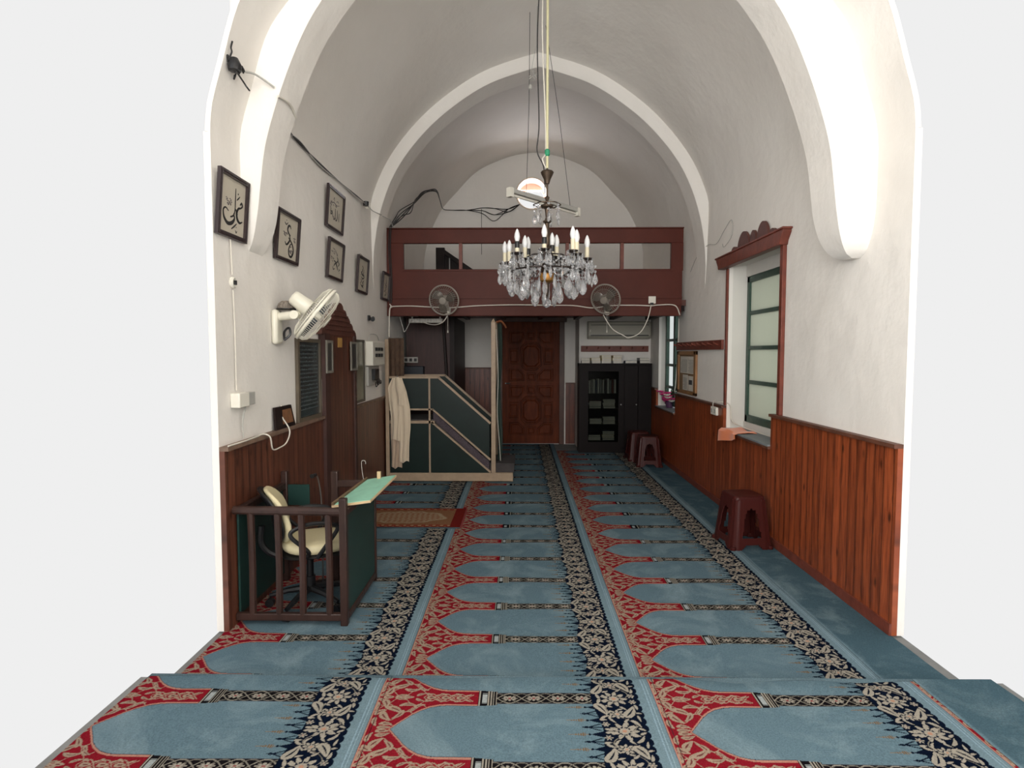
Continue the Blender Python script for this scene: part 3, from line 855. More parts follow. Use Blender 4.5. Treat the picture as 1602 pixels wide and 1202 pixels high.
# orange cloth over the sill edge
mb = MB(); rows = []
for j in range(9):
    v = j/8; r = []
    for i in range(9):
        u = i/8
        y = 5.62 + .45*u - .04*v*math.sin(u*5)
        if v < .55: x = XR + .12 - v/.55*.20; z = .858 + .010*math.sin(u*9+v*6)*(1-v)
        else:
            f = (v-.55)/.45; x = XR - .085 - .012*math.sin(u*8+1); z = .855 - f*(.05+.09*u)
        r.append((x, y, z))
    rows.append(r)
mb.sheet(rows, .003)
T(mb.build('cleaning_cloth', mat('orange_cloth', rgb(236, 124, 62), .9, sheen=.3)), 'bright orange cloth hanging over the sill of the near window', 'cloth')

# flower bag on the far sill
t = E('flower_bunch', (XR+.08, 8.75, .817), 'bunch of pink flowers with green leaves on the far window sill', 'flowers')
pk = mat('pink_petal', rgb(214, 60, 128), .6); gl = mat('leaf_green', rgb(52, 84, 56), .6)
mb = MB(); mb.lathe([(.05, 0), (.065, .06), (.06, .12), (.05, .13)], (XR+.08, 8.75, .817), 14); mb.build('vase', mat('vase', rgb(90, 60, 90), .3), t)
for i in range(30):
    a = random.random()*2*PI; r = .03+.13*random.random(); h = .03+.16*random.random()
    c = Vector((XR+.03+.6*r*math.cos(a), 8.75+2*r*math.sin(a), .85+h)); mb = MB()
    for q in range(6):
        b = q*PI/3; M = Matrix.Translation(c) @ Matrix.Rotation(b, 4, 'Z') @ Matrix.Rotation(.6, 4, 'Y') @ Matrix.Diagonal((.026, .014, .006, 1))
        mb.lathe([(.05, -1), (.8, -.5), (1, 0), (.8, .5), (.05, 1)], (0, 0, 0), 8, M=Matrix.Translation(c) @ Matrix.Rotation(b, 4, 'Z') @ Matrix.Rotation(-.5, 4, 'Y') @ Matrix.Translation((.03, 0, 0)) @ Matrix.Diagonal((.032, .02, .008, 1)))
    mb.build('flower', pk if i % 5 else WHITEP, t)
mb = MB()
for i in range(18):
    a = random.random()*2*PI; r = .10+.08*random.random(); z = .95+.2*random.random()
    c = Vector((XR+.08, 8.75, .93)); e = Vector((XR+.08+r*math.cos(a)*.8, 8.75+r*1.3*math.sin(a), z))
    mb.tube([c, (c+e)/2+Vector((0, 0, .03)), e], [.004, .014, .002], 5)
mb.build('foliage', gl, t)

# ------------------------------------------------------------------ gallery balcony
t = E('wooden_balcony', (CX, 7.6, 2.13), 'red-brown wooden balcony with open slots spanning the hall under the arch', 'balcony')
yb0, yb1 = 7.60, 7.66; zb, zt = 2.13, 3.275
xa, xb = XL+.005, XR-.07
mb = MB()
mb.box((xa, yb0, 3.08), (xb, yb1, zt-.012)); mb.build('top_board', BROWN, t, bevel=.006)
mb = MB(); mb.box((xa, yb0-.012, zt-.012), (xb+.004, yb1+.03, zt+.004)); mb.build('handrail', BROWN, t, bevel=.004)
mb = MB(); mb.box((xa, yb0-.015, zb), (xb-.02, yb1, 2.265)); mb.build('bottom_beam', BROWN, t, bevel=.008)
mb = MB(); mb.box((xa, yb0, 2.265), (xb-.01, yb1, 2.72)); mb.box((xa, yb0-.014, 2.36), (xb-.012, yb0, 2.385)); mb.build('fascia_panel', BROWN, t)
mb = MB(); mb.box((-1.54, yb0-.006, 2.715), (1.99, yb1+.01, 2.742)); mb.build('sill_rail', BROWN, t, bevel=.003)
for x0, x1 in ((xa, -1.525), (1.975, xb)):
    mb = MB(); mb.box((x0, yb0, 2.72), (x1, yb1, 3.08)); mb.build('end_board', BROWN, t)
for x in (-.775, .62, 1.335):
    mb = MB(); mb.box((x-.022, yb0-.004, 2.742), (x+.022, yb1, 3.08)); mb.build('mullion', REDWOOD, t, bevel=.003)
mb = MB(); mb.box((xa, yb1, 2.27), (xb+.06, YE-.01, 2.345)); mb.build('deck', BROWN_D, t)
for i in range(7):
    x = -1.5+i*.6; mb = MB(); mb.box((x, yb1, 2.20), (x+.07, 9.70, 2.27)); mb.build('joist', BLACKW, t)

# gallery door frame glimpsed through the slots
t = E('ladder_hatch', (-.95, 9.5, 2.345), 'dark slatted wooden hatch on the gallery behind the balcony slots', 'hatch')
mb = MB(); mb.box((-1.36, 9.4, 2.345), (-1.22, 9.5, 3.35))
mb.prism([(-1.22, 2.345), (-.78, 2.345), (-.78, 2.95), (-1.22, 3.30)], lambda a, b, d: (a, d, b), 9.45, 9.50)
mb.build('slatted_side', BLACKW, t)
mb = MB(); mb.prism([(-1.24, 3.33), (-.66, 2.93), (-.66, 2.87), (-.70, 2.87), (-1.24, 3.26)], lambda a, b, d: (a, d, b), 9.38, 9.46); mb.build('sloping_rail', BLACKW, t)
mb = MB(); mb.box((-1.15, 9.44, 2.345), (-1.135, 9.45, 3.2)); mb.build('pale_batten', GREYP, t)

# ------------------------------------------------------------------ dark stair cupboard under the balcony
t = E('stair_cupboard', (-1.36, 8.6, 0), 'tall dark brown wooden stair cupboard under the left of the balcony', 'cupboard')
mb = MB(); mb.box((XL+.055, 8.60, 0), (-1.0, 8.64, 2.185)); mb.build('front_boards', mat('dark_boards', rgb(62, 34, 30), .55, var=.3, vscale=5, stretch=(4, 1, .5)), t)
mb = MB(); mb.box((-1.04, 8.55, 0), (-.97, 8.62, 2.185)); mb.build('corner_post', BLACKW, t)
mb = MB(); mb.box((-1.02, 8.64, 0), (-.98, 10.3, 2.185)); mb.build('side_boards', BLACKW, t)
mb = MB(); mb.tube([(-1.13, 8.54, 2.10), (-1.06, 8.52, .9)], .022, 6); mb.build('leaning_batten', BLACKW, t)
t = E('switch_box', (-1.63, 8.59, 1.50), 'small pale switch box on the front of the dark stair cupboard', 'switch box')
mb = MB(); mb.box((-1.74, 8.57, 1.50), (-1.52, 8.599, 1.585)); mb.build('housing', GREYP, t, bevel=.005)
for i in range(3):
    mb = MB(); mb.box((-1.715+.07*i, 8.562, 1.52), (-1.675+.07*i, 8.571, 1.565)); mb.build('switch', BLACK, t)
mb = MB(); mb.box((-1.735, 8.45, 1.19), (-1.42, 8.598, 1.45)); T(mb.build('storage_box', mat('blue_black', rgb(34, 40, 50), .5), bevel=.01), 'dark blue box fixed on the stair cupboard below the switch box', 'box')

# ceiling light fitting under the balcony, left
t = E('tube_light', (-1.33, 7.8, 2.07), 'short pale tube light with patterned cover under the left of the balcony', 'tube light')
mb = MB(); mb.box((-1.51, 7.84, 2.055), (-1.05, 7.92, 2.115)); mb.build('cover', mat('ribbed_cover', rgb(176, 170, 160), .5, var=.3, vscale=40), t, bevel=.006)
for i in range(12):
    mb = MB(); mb.box((-1.49+.037*i, 7.83, 2.06), (-1.478+.037*i, 7.84, 2.11)); mb.build('rib', GREYP, t)
for x in (-1.475, -1.095):
    mb = MB(); mb.box((x, 7.85, 2.115), (x+.02, 7.87, 2.198)); mb.build('hanger', GREYP, t)

# ------------------------------------------------------------------ carved door
DOORW_ = mat('door_wood', rgb(104, 50, 28), .5, spec=.12, var=.4, vscale=5, stretch=(3, 3, .6), bump=.2)
DOORD = mat('door_wood_dark', rgb(78, 44, 30), .45, var=.3)
mb = MB(); y0 = YE-.05
mb.box((-.40, YE-.08, 0), (-.31, YE, 2.28)); mb.box((.71, YE-.08, 0), (.80, YE, 2.28)); mb.box((-.42, YE-.10, 2.20), (.84, YE, 2.30))
d = S(mb.build('door_1', DOORD, loc=(.2, YE, 0), bevel=.005))
mb = MB(); mb.box((-.31, y0, .01), (.71, YE, 2.20)); leaf = mb.build('door_leaf', DOORW_, d)
def molding(poly, w_, d0, d1, name='raised_panel'):
    mb = MB(); cx = sum(p[0] for p in poly)/len(poly); cz = sum(p[1] for p in poly)/len(poly); n = len(poly)
    def sc(k): return [(cx+(p[0]-cx)*k, cz+(p[1]-cz)*k) for p in poly]
    R = max(math.dist(p, (cx, cz)) for p in poly)
    loops = [(1.0, d0), (1-w_*.35/R, d1), (1-w_/R, d1), (1-1.35*w_/R, d0+.003), (1-2.2*w_/R, d0+.003), (1-3.2*w_/R, d1*.9)]
    vs = []
    for k, dd in loops: vs += [(p[0], y0-dd, p[1]) for p in sc(max(k, .05))]
    fs = []
    for i in range(len(loops)-1):
        for j in range(n): fs.append((i*n+j, i*n+(j+1) % n, (i+1)*n+(j+1) % n, (i+1)*n+j))
    fs.append(tuple((len(loops)-1)*n+j for j in range(n)))
    mb.add(vs, fs); mb.build(name, DOORW_, leaf, smooth=0)
def rect(cx, cz, w_, h): return [(cx-w_/2, cz-h/2), (cx+w_/2, cz-h/2), (cx+w_/2, cz+h/2), (cx-w_/2, cz+h/2)]
for cz in (1.585, .61):
    cx = .205; a, b, c = .19, .255, .09
    molding([(cx-a, cz-b+c), (cx-a+c, cz-b), (cx+a-c, cz-b), (cx+a, cz-b+c), (cx+a, cz+b-c), (cx+a-c, cz+b), (cx-a+c, cz+b), (cx-a, cz+b-c)], .03, 0, .028, 'octagon_panel')
    for sx in (-1, 1):
        molding(rect(cx+sx*.31, cz, .17, .30), .022, 0, .02)
        for sz in (-1, 1):
            molding([(cx+sx*.40, cz+sz*.22), (cx+sx*.40, cz+sz*.45), (cx+sx*.11, cz+sz*.45), (cx+sx*.11, cz+sz*.33), (cx+sx*.22, cz+sz*.22)][::(1 if sx*sz < 0 else -1)], .022, 0, .02)
    for sz in (-1, 1): molding(rect(cx, cz+sz*.37, .16, .15), .02, 0, .02)
mb = MB(); mb.cyl((-.25, y0, 1.1), (-.25, y0-.05, 1.1), .012, 8); mb.tube([(-.25, y0-.05, 1.1), (-.17, y0-.05, 1.1)], .009, 8); mb.build('door_handle', IRON, leaf)
mb = MB(); mb.box((-.32, YE-.02, 2.31), (.78, YE, 2.325)); T(mb.build('curtain_rail', GREYP), 'thin pale rail on the wall over the carved wooden door', 'rail')

# ------------------------------------------------------------------ air conditioner
t = E('air_conditioner', (1.65, 9.72, 1.87), 'grey wall-mounted air conditioner on the back wall over the bookcase', 'air conditioner')
mb = MB()
prof = [(0, 1.875), (-.16, 1.885), (-.20, 1.92), (-.205, 2.10), (-.18, 2.16), (0, 2.175)]
mb.prism([(a, b) for a, b in prof], lambda a, b, d: (d, 9.718+a, b), 1.13, 2.16); mb.build('body', mat('aged_plastic', rgb(178, 174, 160), .45), t, bevel=.012)
mb = MB(); mb.box((1.17, 9.508, 1.925), (2.12, 9.516, 1.942)); mb.build('air_outlet', BLACK, t)
mb = MB(); mb.box((1.17, 9.509, 2.10), (2.12, 9.522, 2.108)); mb.build('seam', BLACK, t)
mb = MB(); mb.box((1.155, 9.508, 1.99), (1.17, 9.516, 2.03)); mb.build('indicator', WHITEP, t)

# ------------------------------------------------------------------ bookcase with books
bx0, bx1, by0, by1, bz = .975, 2.16, 9.42, 9.715, 1.475
t = E('bookcase', ((bx0+bx1)/2, by0, 0), 'tall blackish bookcase with one glass door beside the carved door', 'bookcase')
BK_ = mat('black_wood', rgb(24, 17, 17), .5, var=.2, spec=.15)
mb = MB(); th = .025
mb.box((bx0, by0+.02, 0), (bx0+th, by1, bz)); mb.box((bx1-th, by0+.02, 0), (bx1, by1, bz)); mb.box((bx0, by0, bz-.03), (bx1, by1, bz)); mb.box((bx0+th, by0+.03, .0), (bx1-th, by1, .09))
mb.box((bx0+th, by1-.012, .09), (bx1-th, by1, bz-.03)); mb.box((1.71, by0+.02, .09), (1.735, by1-.012, bz-.03)); mb.build('carcass', BK_, t)
shz = (.20, .47, .73, .98)
for z in shz:
    mb = MB(); mb.box((bx0+th, by0+.03, z-.02), (1.71, by1-.012, z)); mb.build('shelf', BK_, t)
mb = MB(); gx0, gx1 = 1.125, 1.62
mb.box((bx0+.002, by0, .09), (gx0, by0+.02, bz-.035)); mb.box((gx1, by0, .09), (1.71, by0+.02, bz-.035)); mb.box((gx0, by0, .09), (gx1, by0+.02, .18)); mb.box((gx0, by0, bz-.13), (gx1, by0+.02, bz-.035))
gd = mb.build('door', BK_, t)
mb = MB(); mb.box((gx0, by0+.008, .18), (gx1, by0+.012, bz-.13)); mb.build('glass_pane', DIM_GLASS, gd)
mb = MB(); mb.lathe([(.011, 0), (.011, .02), (.006, .022)], (1.66, by0, .8), 10, M=Matrix.Rotation(PI/2, 4, 'X')); mb.build('knob', IRON, gd)
mb = MB(); mb.box((1.714, by0, .09), (1.935, by0+.02, bz-.035)); d2 = mb.build('door', BK_, t, bevel=.003)
mb = MB(); mb.lathe([(.011, 0), (.011, .02), (.006, .022)], (1.91, by0, .8), 10, M=Matrix.Rotation(PI/2, 4, 'X')); mb.build('knob', IRON, d2)
mb = MB(); mb.box((1.94, by0, .09), (bx1-.002, by0+.02, bz-.035)); mb.build('door', BK_, t, bevel=.003)

BC = [mat('book_%s' % n_, rgb(*c), .6) for n_, c in (('white', (206, 202, 194)), ('grey', (138, 136, 134)), ('tan', (176, 150, 104)), ('blue', (66, 74, 92)), ('red', (112, 52, 48)), ('cream', (216, 200, 150)), ('dark', (52, 48, 50)))]
def book(x, y, z, w_, d, h, m, label, rz=0.0, group=None, tilt=0.0):
    """w_ thickness (x), d depth (y), h height (z)"""
    o = E('book', (x, y, z), label, 'book', group)
    c = MB(); t_ = .003
    M = Matrix.Identity(4)
    c.box((-w_/2, -d/2, 0), (-w_/2+t_, d/2, h)); c.box((w_/2-t_, -d/2, 0), (w_/2, d/2, h)); c.box((-w_/2, -d/2, 0), (w_/2, -d/2+t_, h))
    c.v = [(a+x, b+y, cc+z) for a, b, cc in c.v]; c.build('cover', m, o)
    p = MB(); p.box((x-w_/2+t_, y-d/2+t_, z+.004), (x+w_/2-t_, y+d/2-.004, z+h-.004)); p.build('pages', PAPER, o)
    o.rotation_euler = (0, tilt, rz); return o
random.seed(3)
ups = [(0, .18, .030), (1, .19, .025), (0, .20, .035), (3, .19, .03), (0, .21, .028), (1, .20, .04), (0, .195, .03), (6, .2, .035), (0, .21, .035), (1, .19, .03), (4, .2, .03), (0, .2, .036)]
x = 1.14
for mi, h, w_ in ups:
    book(x+w_/2, 9.56, .98, w_, .14, h+.03, BC[mi], 'upright book on the top shelf behind the bookcase glass', group='upright books on the top shelf of the bookcase'); x += w_+.006
def flat_stack(x, y, z, n, lab, grp, cols, w_=.20, d=.15, hs=None, rot=0.06):
    zz = z
    for i in range(n):
        h = (hs or [.03, .025, .035, .028])[i % 4]
        o = E('book', (x, y, zz), lab[i] if isinstance(lab, list) else lab, 'book', grp)
        c = MB(); t_ = .003
        c.box((x-w_/2, y-d/2, zz), (x+w_/2, y+d/2, zz+t_)); c.box((x-w_/2, y-d/2, zz+h-t_), (x+w_/2, y+d/2, zz+h)); c.box((x-w_/2, y-d/2, zz), (x-w_/2+t_, y+d/2, zz+h)); c.build('cover', cols[i % len(cols)], o)
        p = MB(); p.box((x-w_/2+t_, y-d/2+.004, zz+t_), (x+w_/2-.004, y+d/2-.004, zz+h-t_)); p.build('pages', PAPER, o)
        o.rotation_euler = (0, 0, random.uniform(-rot, rot)); zz += h+.0005
flat_stack(1.25, 9.57, .73, 4, 'book lying in the left stack of the second bookcase shelf', 'left stack on the second shelf', [BC[6], BC[1], BC[0], BC[4]])
flat_stack(1.48, 9.57, .73, 5, 'book lying in the right stack of the second bookcase shelf', 'right stack on the second shelf', [BC[1], BC[6], BC[0], BC[3]])
flat_stack(1.26, 9.57, .47, 3, 'book lying in the left stack of the third bookcase shelf', 'left stack on the third shelf', [BC[1], BC[0], BC[1]])
flat_stack(1.48, 9.57, .47, 4, 'book lying in the right stack of the third bookcase shelf', 'right stack on the third shelf', [BC[0], BC[1], BC[1]])
flat_stack(1.24, 9.57, .20, 3, 'book lying in the left stack of the bottom bookcase shelf', 'left stack on the bottom shelf', [BC[0], BC[0], BC[6]])
flat_stack(1.47, 9.57, .20, 5, 'book lying in the right stack of the bottom bookcase shelf', 'right stack on the bottom shelf', [BC[3], BC[1], BC[5], BC[6]])
tz = bz+.001
for i, (x, n, cols, w_, d) in enumerate(((1.09, 2, [BC[6], BC[0]], .14, .17), (1.25, 2, [BC[0], BC[5]], .15, .18), (1.42, 3, [BC[0], BC[5], BC[5]], .16, .18), (1.60, 3, [BC[0], BC[5], BC[2]], .15, .18), (1.83, 1, [BC[3]], .19, .18), (2.04, 2, [BC[6], BC[1]], .16, .16))):
    side = ('first', 'second', 'third', 'fourth', 'fifth', 'sixth')[i]
    lv = [['bottom', 'top'], ['bottom', 'middle', 'top'], ['only']][0 if n == 2 else (1 if n == 3 else 2)]
    flat_stack(x, 9.55, tz, n, ['%s book of the %s stack from the left on top of the bookcase' % (l, side) for l in lv[:n]], 'books on top of the bookcase', cols, w_, d, [.042, .045, .04, .04], .12)

# ------------------------------------------------------------------ pulpit (minbar)
GREENP = mat('green_panel', rgb(12, 31, 27), .42, spec=.3, var=.25, vscale=4)
CREAMT = mat('cream_trim', rgb(164, 142, 118), .5, var=.15, vscale=10)
my0, my1 = 7.27, 7.95
t = E('minbar_pulpit', (-.95, 7.6, 0), 'green panelled stepped pulpit with cream trim standing under the balcony', 'pulpit')
mb = MB(); mb.box((-1.685, my0-.02, 0.012), (-.085, my1+.02, .118)); mb.build('base_board', CREAMT, t, bevel=.004)
def pan(y0_, y1_, poly, name='side_panel', m=GREENP, bev=0):
    mb = MB(); mb.prism(poly, lambda a, b, d: (a, d, b), y0_, y1_); return mb.build(name, m, t, bevel=bev)
for ya in (my0, my1-.02):
    pan(ya, ya+.02, [(-1.66, .118), (-.385, .118), (-1.105, .76), (-1.66, .76)])
    pan(ya, ya+.02, [(-1.66, .925), (-1.10, .925), (-.385, .285), (-.385, .755), (-1.03, 1.33), (-1.66, 1.33)])
    # trim strips
    yy0, yy1 = ya-.008, ya+.028
    def strip(p, q, w_, nm='trim_strip'):
        mb = MB(); a = Vector((p[0], 0, p[1])); b = Vector((q[0], 0, q[1])); d_ = (b-a).normalized(); n_ = Vector((-d_.z, 0, d_.x))*w_/2
        pts = [a-n_, b-n_, b+n_, a+n_]; mb.prism([(v.x, v.z) for v in pts], lambda u, v, d: (u, d, v), yy0, yy1); mb.build(nm, CREAMT, t)
    strip((-1.69, 1.338), (-1.02, 1.338), .028, 'top_rail'); strip((-1.03, 1.338), (-.37, .752), .026, 'handrail')
    strip((-1.145, .118), (-1.145, 1.325), .022); strip((-1.66, .93), (-1.10, .93), .022); strip((-1.66, .768), (-1.08, .768), .035)
    strip((-1.11, .935), (-.37, .285), .022); strip((-1.12, .77), (-.37, .125), .022)
    mb = MB(); yy = ya+.005
    mb.box((-.36, yy-.02, .10), (-.305, yy+.035, 2.03)); mb.add([(-.36,yy-.02,2.03),(-.305,yy-.02,2.03),(-.305,yy+.035,2.03),(-.36,yy+.035,2.03),(-.3325,yy+.007,2.085)], [(0,1,4),(1,2,4),(2,3,4),(3,0,4)])
    mb.build('door_post', CREAMT, t, bevel=.003)
mb = MB(); mb.box((-1.70, my0-.03, .0125), (-1.655, my0+.02, 1.82)); mb.build('rear_post', CREAMT, t, bevel=.003)
for i in range(6):
    x1_ = -.12 - i*.165; mb = MB(); z = .13+i*.128
    if i == 0: mb.box((-.38, my0+.03, .118), (-.07, my1-.03, .225), 0); mb.box((-.39, my0+.02, .225), (-.06, my1-.02, .238), 0)
    else: mb.box((-.38-.14*i, my0+.03, .118), (-.385-.14*(i-1), my1-.03, .118+.11*(i+1)), 0)
    mb.build('step', mat('step_carpet', rgb(66, 62, 62), .9, var=.2) if i == 0 else bpy.data.materials['step_carpet'], t)
mb = MB(); mb.box((-1.66, my0+.03, .118), (-1.09, my1-.03, .80)); mb.build('platform', bpy.data.materials['step_carpet'], t)
# stencilled band behind the sloping slot
mb = MB(); mb.prism([(-1.10, .90), (-.39, .26), (-.39, .15), (-1.10, .80)], lambda a, b, d: (a, d, b), my0+.012, my0+.018)
mb.build('stencilled_band', mat('stencil', rgb(74, 62, 70), .7, var=.6, vscale=60), t)
# curtain of the pulpit door
t = E('door_curtain', (-.27, 7.6, .24), 'dark green curtain drawn beside the pulpit entrance post', 'curtain')
rows = []
for j in range(14):
    z = 2.02 - j/13*1.76; r = []
    for i in range(25):
        u = i/24; r.append((-.265+.022*math.sin(u*PI*9 + .4*math.sin(j*.5)) + .015*math.sin(j*.7), 7.36+.50*u*(1-.12*math.sin(j/13*PI)), z))
    rows.append(r)
mb = MB(); mb.sheet(rows, .004); mb.build('cloth', mat('green_cloth', rgb(18, 44, 34), .85, sheen=.2), t)
mb = MB(); mb.tube([(-.30, 7.34, 2.04), (-.265, 7.34, 2.045), (-.265, 7.90, 2.045), (-.30, 7.95, 2.04)], .010, 8); mb.build('rod', mat('copper', rgb(150, 92, 60), .35, metal=.6), t)
mb = MB(); mb.tube(cr([(-.29, 7.33, 2.03), (-.24, 7.31, 2.05), (-.19, 7.32, 2.0), (-.175, 7.33, 1.965)], 5), .012, 8); mb.build('bracket', bpy.data.materials['copper'], t)
cable([(-.30, 7.33, 1.95), (-.275, 7.33, 1.4), (-.285, 7.325, .9), (-.26, 7.33, .5), (-.245, 7.335, .26)], .004, 'white cord hanging down beside the green pulpit curtain', k=5, name='cord', cat='cord')

# robe
t = E('robe', (-1.5, 7.2, .17), 'long cream preaching robe hanging on the green side of the pulpit', 'robe')
ROBE = mat('robe_cloth', rgb(214, 198, 174), .85, sheen=.3, bump=.2, bscale=60)
def robe_part(name, xs, zt_, zb_, ya, ph, nf, m):
    rows = []
    for j in range(19):
        v = j/18; xl = np.interp(v, [0, .15, .35, .6, 1], xs[0]); xr = np.interp(v, [0, .15, .35, .6, 1], xs[1]); r = []
        for i in range(29):
            u = i/28
            y = ya - .018 - .020*math.sin(u*PI)*(.6+.4*v) + .013*math.sin(u*PI*2*nf+ph+v*1.2)*(.3+.7*v)
            r.append((xl+(xr-xl)*u + .006*math.sin(v*9+u*4), y, zt_+(zb_-zt_)*v + .012*math.sin(u*PI*nf+ph)*v))
        rows.append(r)
    mb = MB(); mb.sheet(rows, .004); return mb.build(name, m, t)
robe_part('lining', ((-1.60, -1.655, -1.625, -1.635, -1.635), (-1.50, -1.46, -1.45, -1.47, -1.50)), 1.32, .19, my0-.018, .6, 3, mat('robe_lining', rgb(188, 166, 144), .85, sheen=.2))
robe_part('front_panel', ((-1.52, -1.535, -1.53, -1.535, -1.53), (-1.475, -1.42, -1.385, -1.375, -1.40)), 1.335, .27, my0-.048, 1.3, 2.5, ROBE)
robe_part('cape', ((-1.60, -1.665, -1.645, -1.62, -1.625), (-1.555, -1.50, -1.48, -1.49, -1.49)), 1.335, .55, my0-.052, 0, 2, ROBE)
robe_part('collar', ((-1.565, -1.57, -1.555, -1.54, -1.53), (-1.51, -1.47, -1.45, -1.46, -1.45)), 1.345, 1.0, my0-.08, 2, 1, ROBE)
mb = MB(); mb.tube(cr([(-1.545, my0-.012, 1.33), (-1.545, my0-.03, 1.36), (-1.545, my0-.06, 1.345)], 4), .005, 6); mb.build('hanging_loop', IRON, t)
# brown felt panel in the corner
mb = MB(); rows = []
for j in range(6):
    rows.append([(-1.715+.20*i/12, 7.50+.008*math.sin(i*1.7), 1.34+.50*j/5) for i in range(13)])
mb.sheet(rows, .008); T(mb.build('hanging_rug', mat('brown_felt', rgb(84, 64, 50), .9, var=.4, vscale=20, stretch=(3, 1, .6))), 'brown woven hanging on the wall behind the pulpit top', 'wall hanging')

# ------------------------------------------------------------------ wooden enclosure near the left wall
DW = DARKW
ex0, ex1, ey0, ey1 = -1.715, -1.035, 3.39, 4.08
t = E('railed_enclosure', (-1.37, 3.7, 0), 'dark wooden railed enclosure with green side panels at the left wall', 'enclosure')
def stick(a, b, nm, m=DW, bev=.006): mb = MB(); mb.box(a, b); return mb.build(nm, m, t, bevel=bev)
stick((ex1-.045, ey0-.022, .001), (ex1, ey0+.022, .78), 'corner_post')
stick((ex1-.035, ey1-.02, .001), (ex1, ey1+.015, .70), 'corner_post')
stick((ex0, ey1-.02, .001), (ex0+.045, ey1+.02, .80), 'corner_post')
stick((-1.355, ey1-.02, .001), (-1.305, ey1+.02, .80), 'corner_post')
mb = MB(); mb.tube([(ex0-.01, ey0, .705), (-1.3, ey0, .700), (ex1-.04, ey0, .695)], [.026, .028, .025], 10); mb.build('top_rail', DW, t)
stick((ex0, ey0-.018, .03), (ex1-.04, ey0+.018, .075), 'bottom_rail')
for px_ in (384, 427, 465, 508):
    x = (px_-813)/900*3.39 + .0; mb = MB(); mb.tube([(x, ey0, .07), (x+.004, ey0, .35), (x, ey0, .69)], [.022, .021, .022], 8); mb.build('baluster', DW, t)
# right side green panel
mb = MB(); mb.box((ex1-.024, ey0+.02, .06), (ex1-.010, ey1-.02, .675)); mb.build('side_panel', mat('green_panel_near', rgb(32, 58, 54), .42, spec=.3, var=.15, vscale=3), t)
stick((ex1-.035, ey0+.02, .03), (ex1, ey1-.02, .07), 'bottom_rail'); stick((ex1-.035, ey0+.02, .665), (ex1-.004, ey1-.02, .705), 'side_rail')
# left side panel
mb = MB(); mb.box((ex0+.004, ey0+.02, .06), (ex0+.016, ey1-.02, .68)); mb.build('side_panel', bpy.data.materials['green_panel_near'], t)
mb = MB(); mb.box((ex0+.002, ey1+.0, .55), (ex0+.2, ey1+.012, .70)); mb.build('rear_board', bpy.data.materials['green_panel_near'], t)
stick((ex0, ey0+.02, .675), (ex0+.04, ey1-.02, .72), 'side_rail')
# rear rail
stick((-1.31, ey1-.015, .685), (ex1-.03, ey1+.015, .735), 'rear_rail'); stick((-1.31, ey1-.012, .05), (ex1-.03, ey1+.012, .10), 'rear_rail')
# sloping reading board
t = E('reading_board', (-1.0, 3.75, .71), 'pale green reading board with light wooden edges on top of the enclosure', 'reading board')
A = [(-1.155, 3.47, .712), (-.915, 3.47, .745), (-.885, 4.08, .772), (-1.105, 4.08, .738)]
def quad_slab(P_, th_, mb):
    P_ = [Vector(p) for p in P_]; nn = (P_[1]-P_[0]).cross(P_[3]-P_[0]).normalized()*th_
    vs = P_ + [p-nn for p in P_]
    mb.add(vs, [(0,1,2,3),(7,6,5,4),(0,4,5,1),(1,5,6,2),(2,6,7,3),(3,7,4,0)])
mb = MB(); quad_slab(A, .014, mb); mb.build('board', mat('light_edge', rgb(206, 180, 140), .5, var=.2), t)
def lerp(a, b, f): return tuple(a[i]+(b[i]-a[i])*f for i in range(3))
def bil(u, v, dz=0): p = lerp(lerp(A[0], A[1], u), lerp(A[3], A[2], u), v); return (p[0], p[1], p[2]+dz)
mb = MB(); quad_slab([bil(.07, .012, .003), bil(.985, .012, .003), bil(.985, .985, .003), bil(.07, .985, .003)], .003, mb)
mb.build('green_cover', mat('mint_cloth', rgb(140, 192, 168), .8, var=.12, vscale=12), t)
mb = MB(); quad_slab([bil(.0, 0, .018), bil(.06, 0, .016), bil(.06, 1, .016), bil(.0, 1, .018)], .016, mb); mb.build('book_ledge', mat('dark_edge', rgb(110, 86, 62), .5, var=.2), t)
mb = MB(); mb.cbox((-1.0, 4.04, .775), (.025, .02, .06)); mb.build('book_stop', bpy.data.materials['light_edge'], t)
# microphones
for loc, lab, top in (((-1.40, 3.98, .735), 'thin gooseneck microphone on the rear rail of the enclosure', .13), ((-1.115, 4.06, .735), 'white bent wire hook standing by the reading board', .14)):
    t = E('gooseneck' if 'goose' in lab else 'wire_hook', loc, lab, 'microphone' if 'goose' in lab else 'hook')
    x, y, z = loc
    if 'goose' in lab:
        z = .001; y = 4.0; t.location = (x, y, z); ORG[t.name] = Vector((x, y, z))
        mb = MB(); mb.lathe([(.07, 0), (.07, .012), (.012, .022), (.008, .03)], (x, y, z), 20); mb.build('base', BLACK, t)
        mb = MB(); mb.tube(cr([(x, y, z+.02), (x, y, .55), (x-.01, y-.02, .74), (x-.02, y-.05, .80)], 5), .006, 8); mb.build('stand', IRON, t)
        mb = MB(); mb.tube([(x-.02, y-.05, .80), (x-.03, y-.10, .80)], [.012, .016], 10); mb.build('microphone_head', BLACK, t)
    else:
        mb = MB(); mb.tube(cr([(x, y, z), (x-.01, y, z+.06), (x-.015, y, z+.13), (x-.005, y, z+.145), (x+.012, y, z+.14), (x+.015, y, z+.12)], 5), .002, 6); mb.build('wire', GREYP, t)

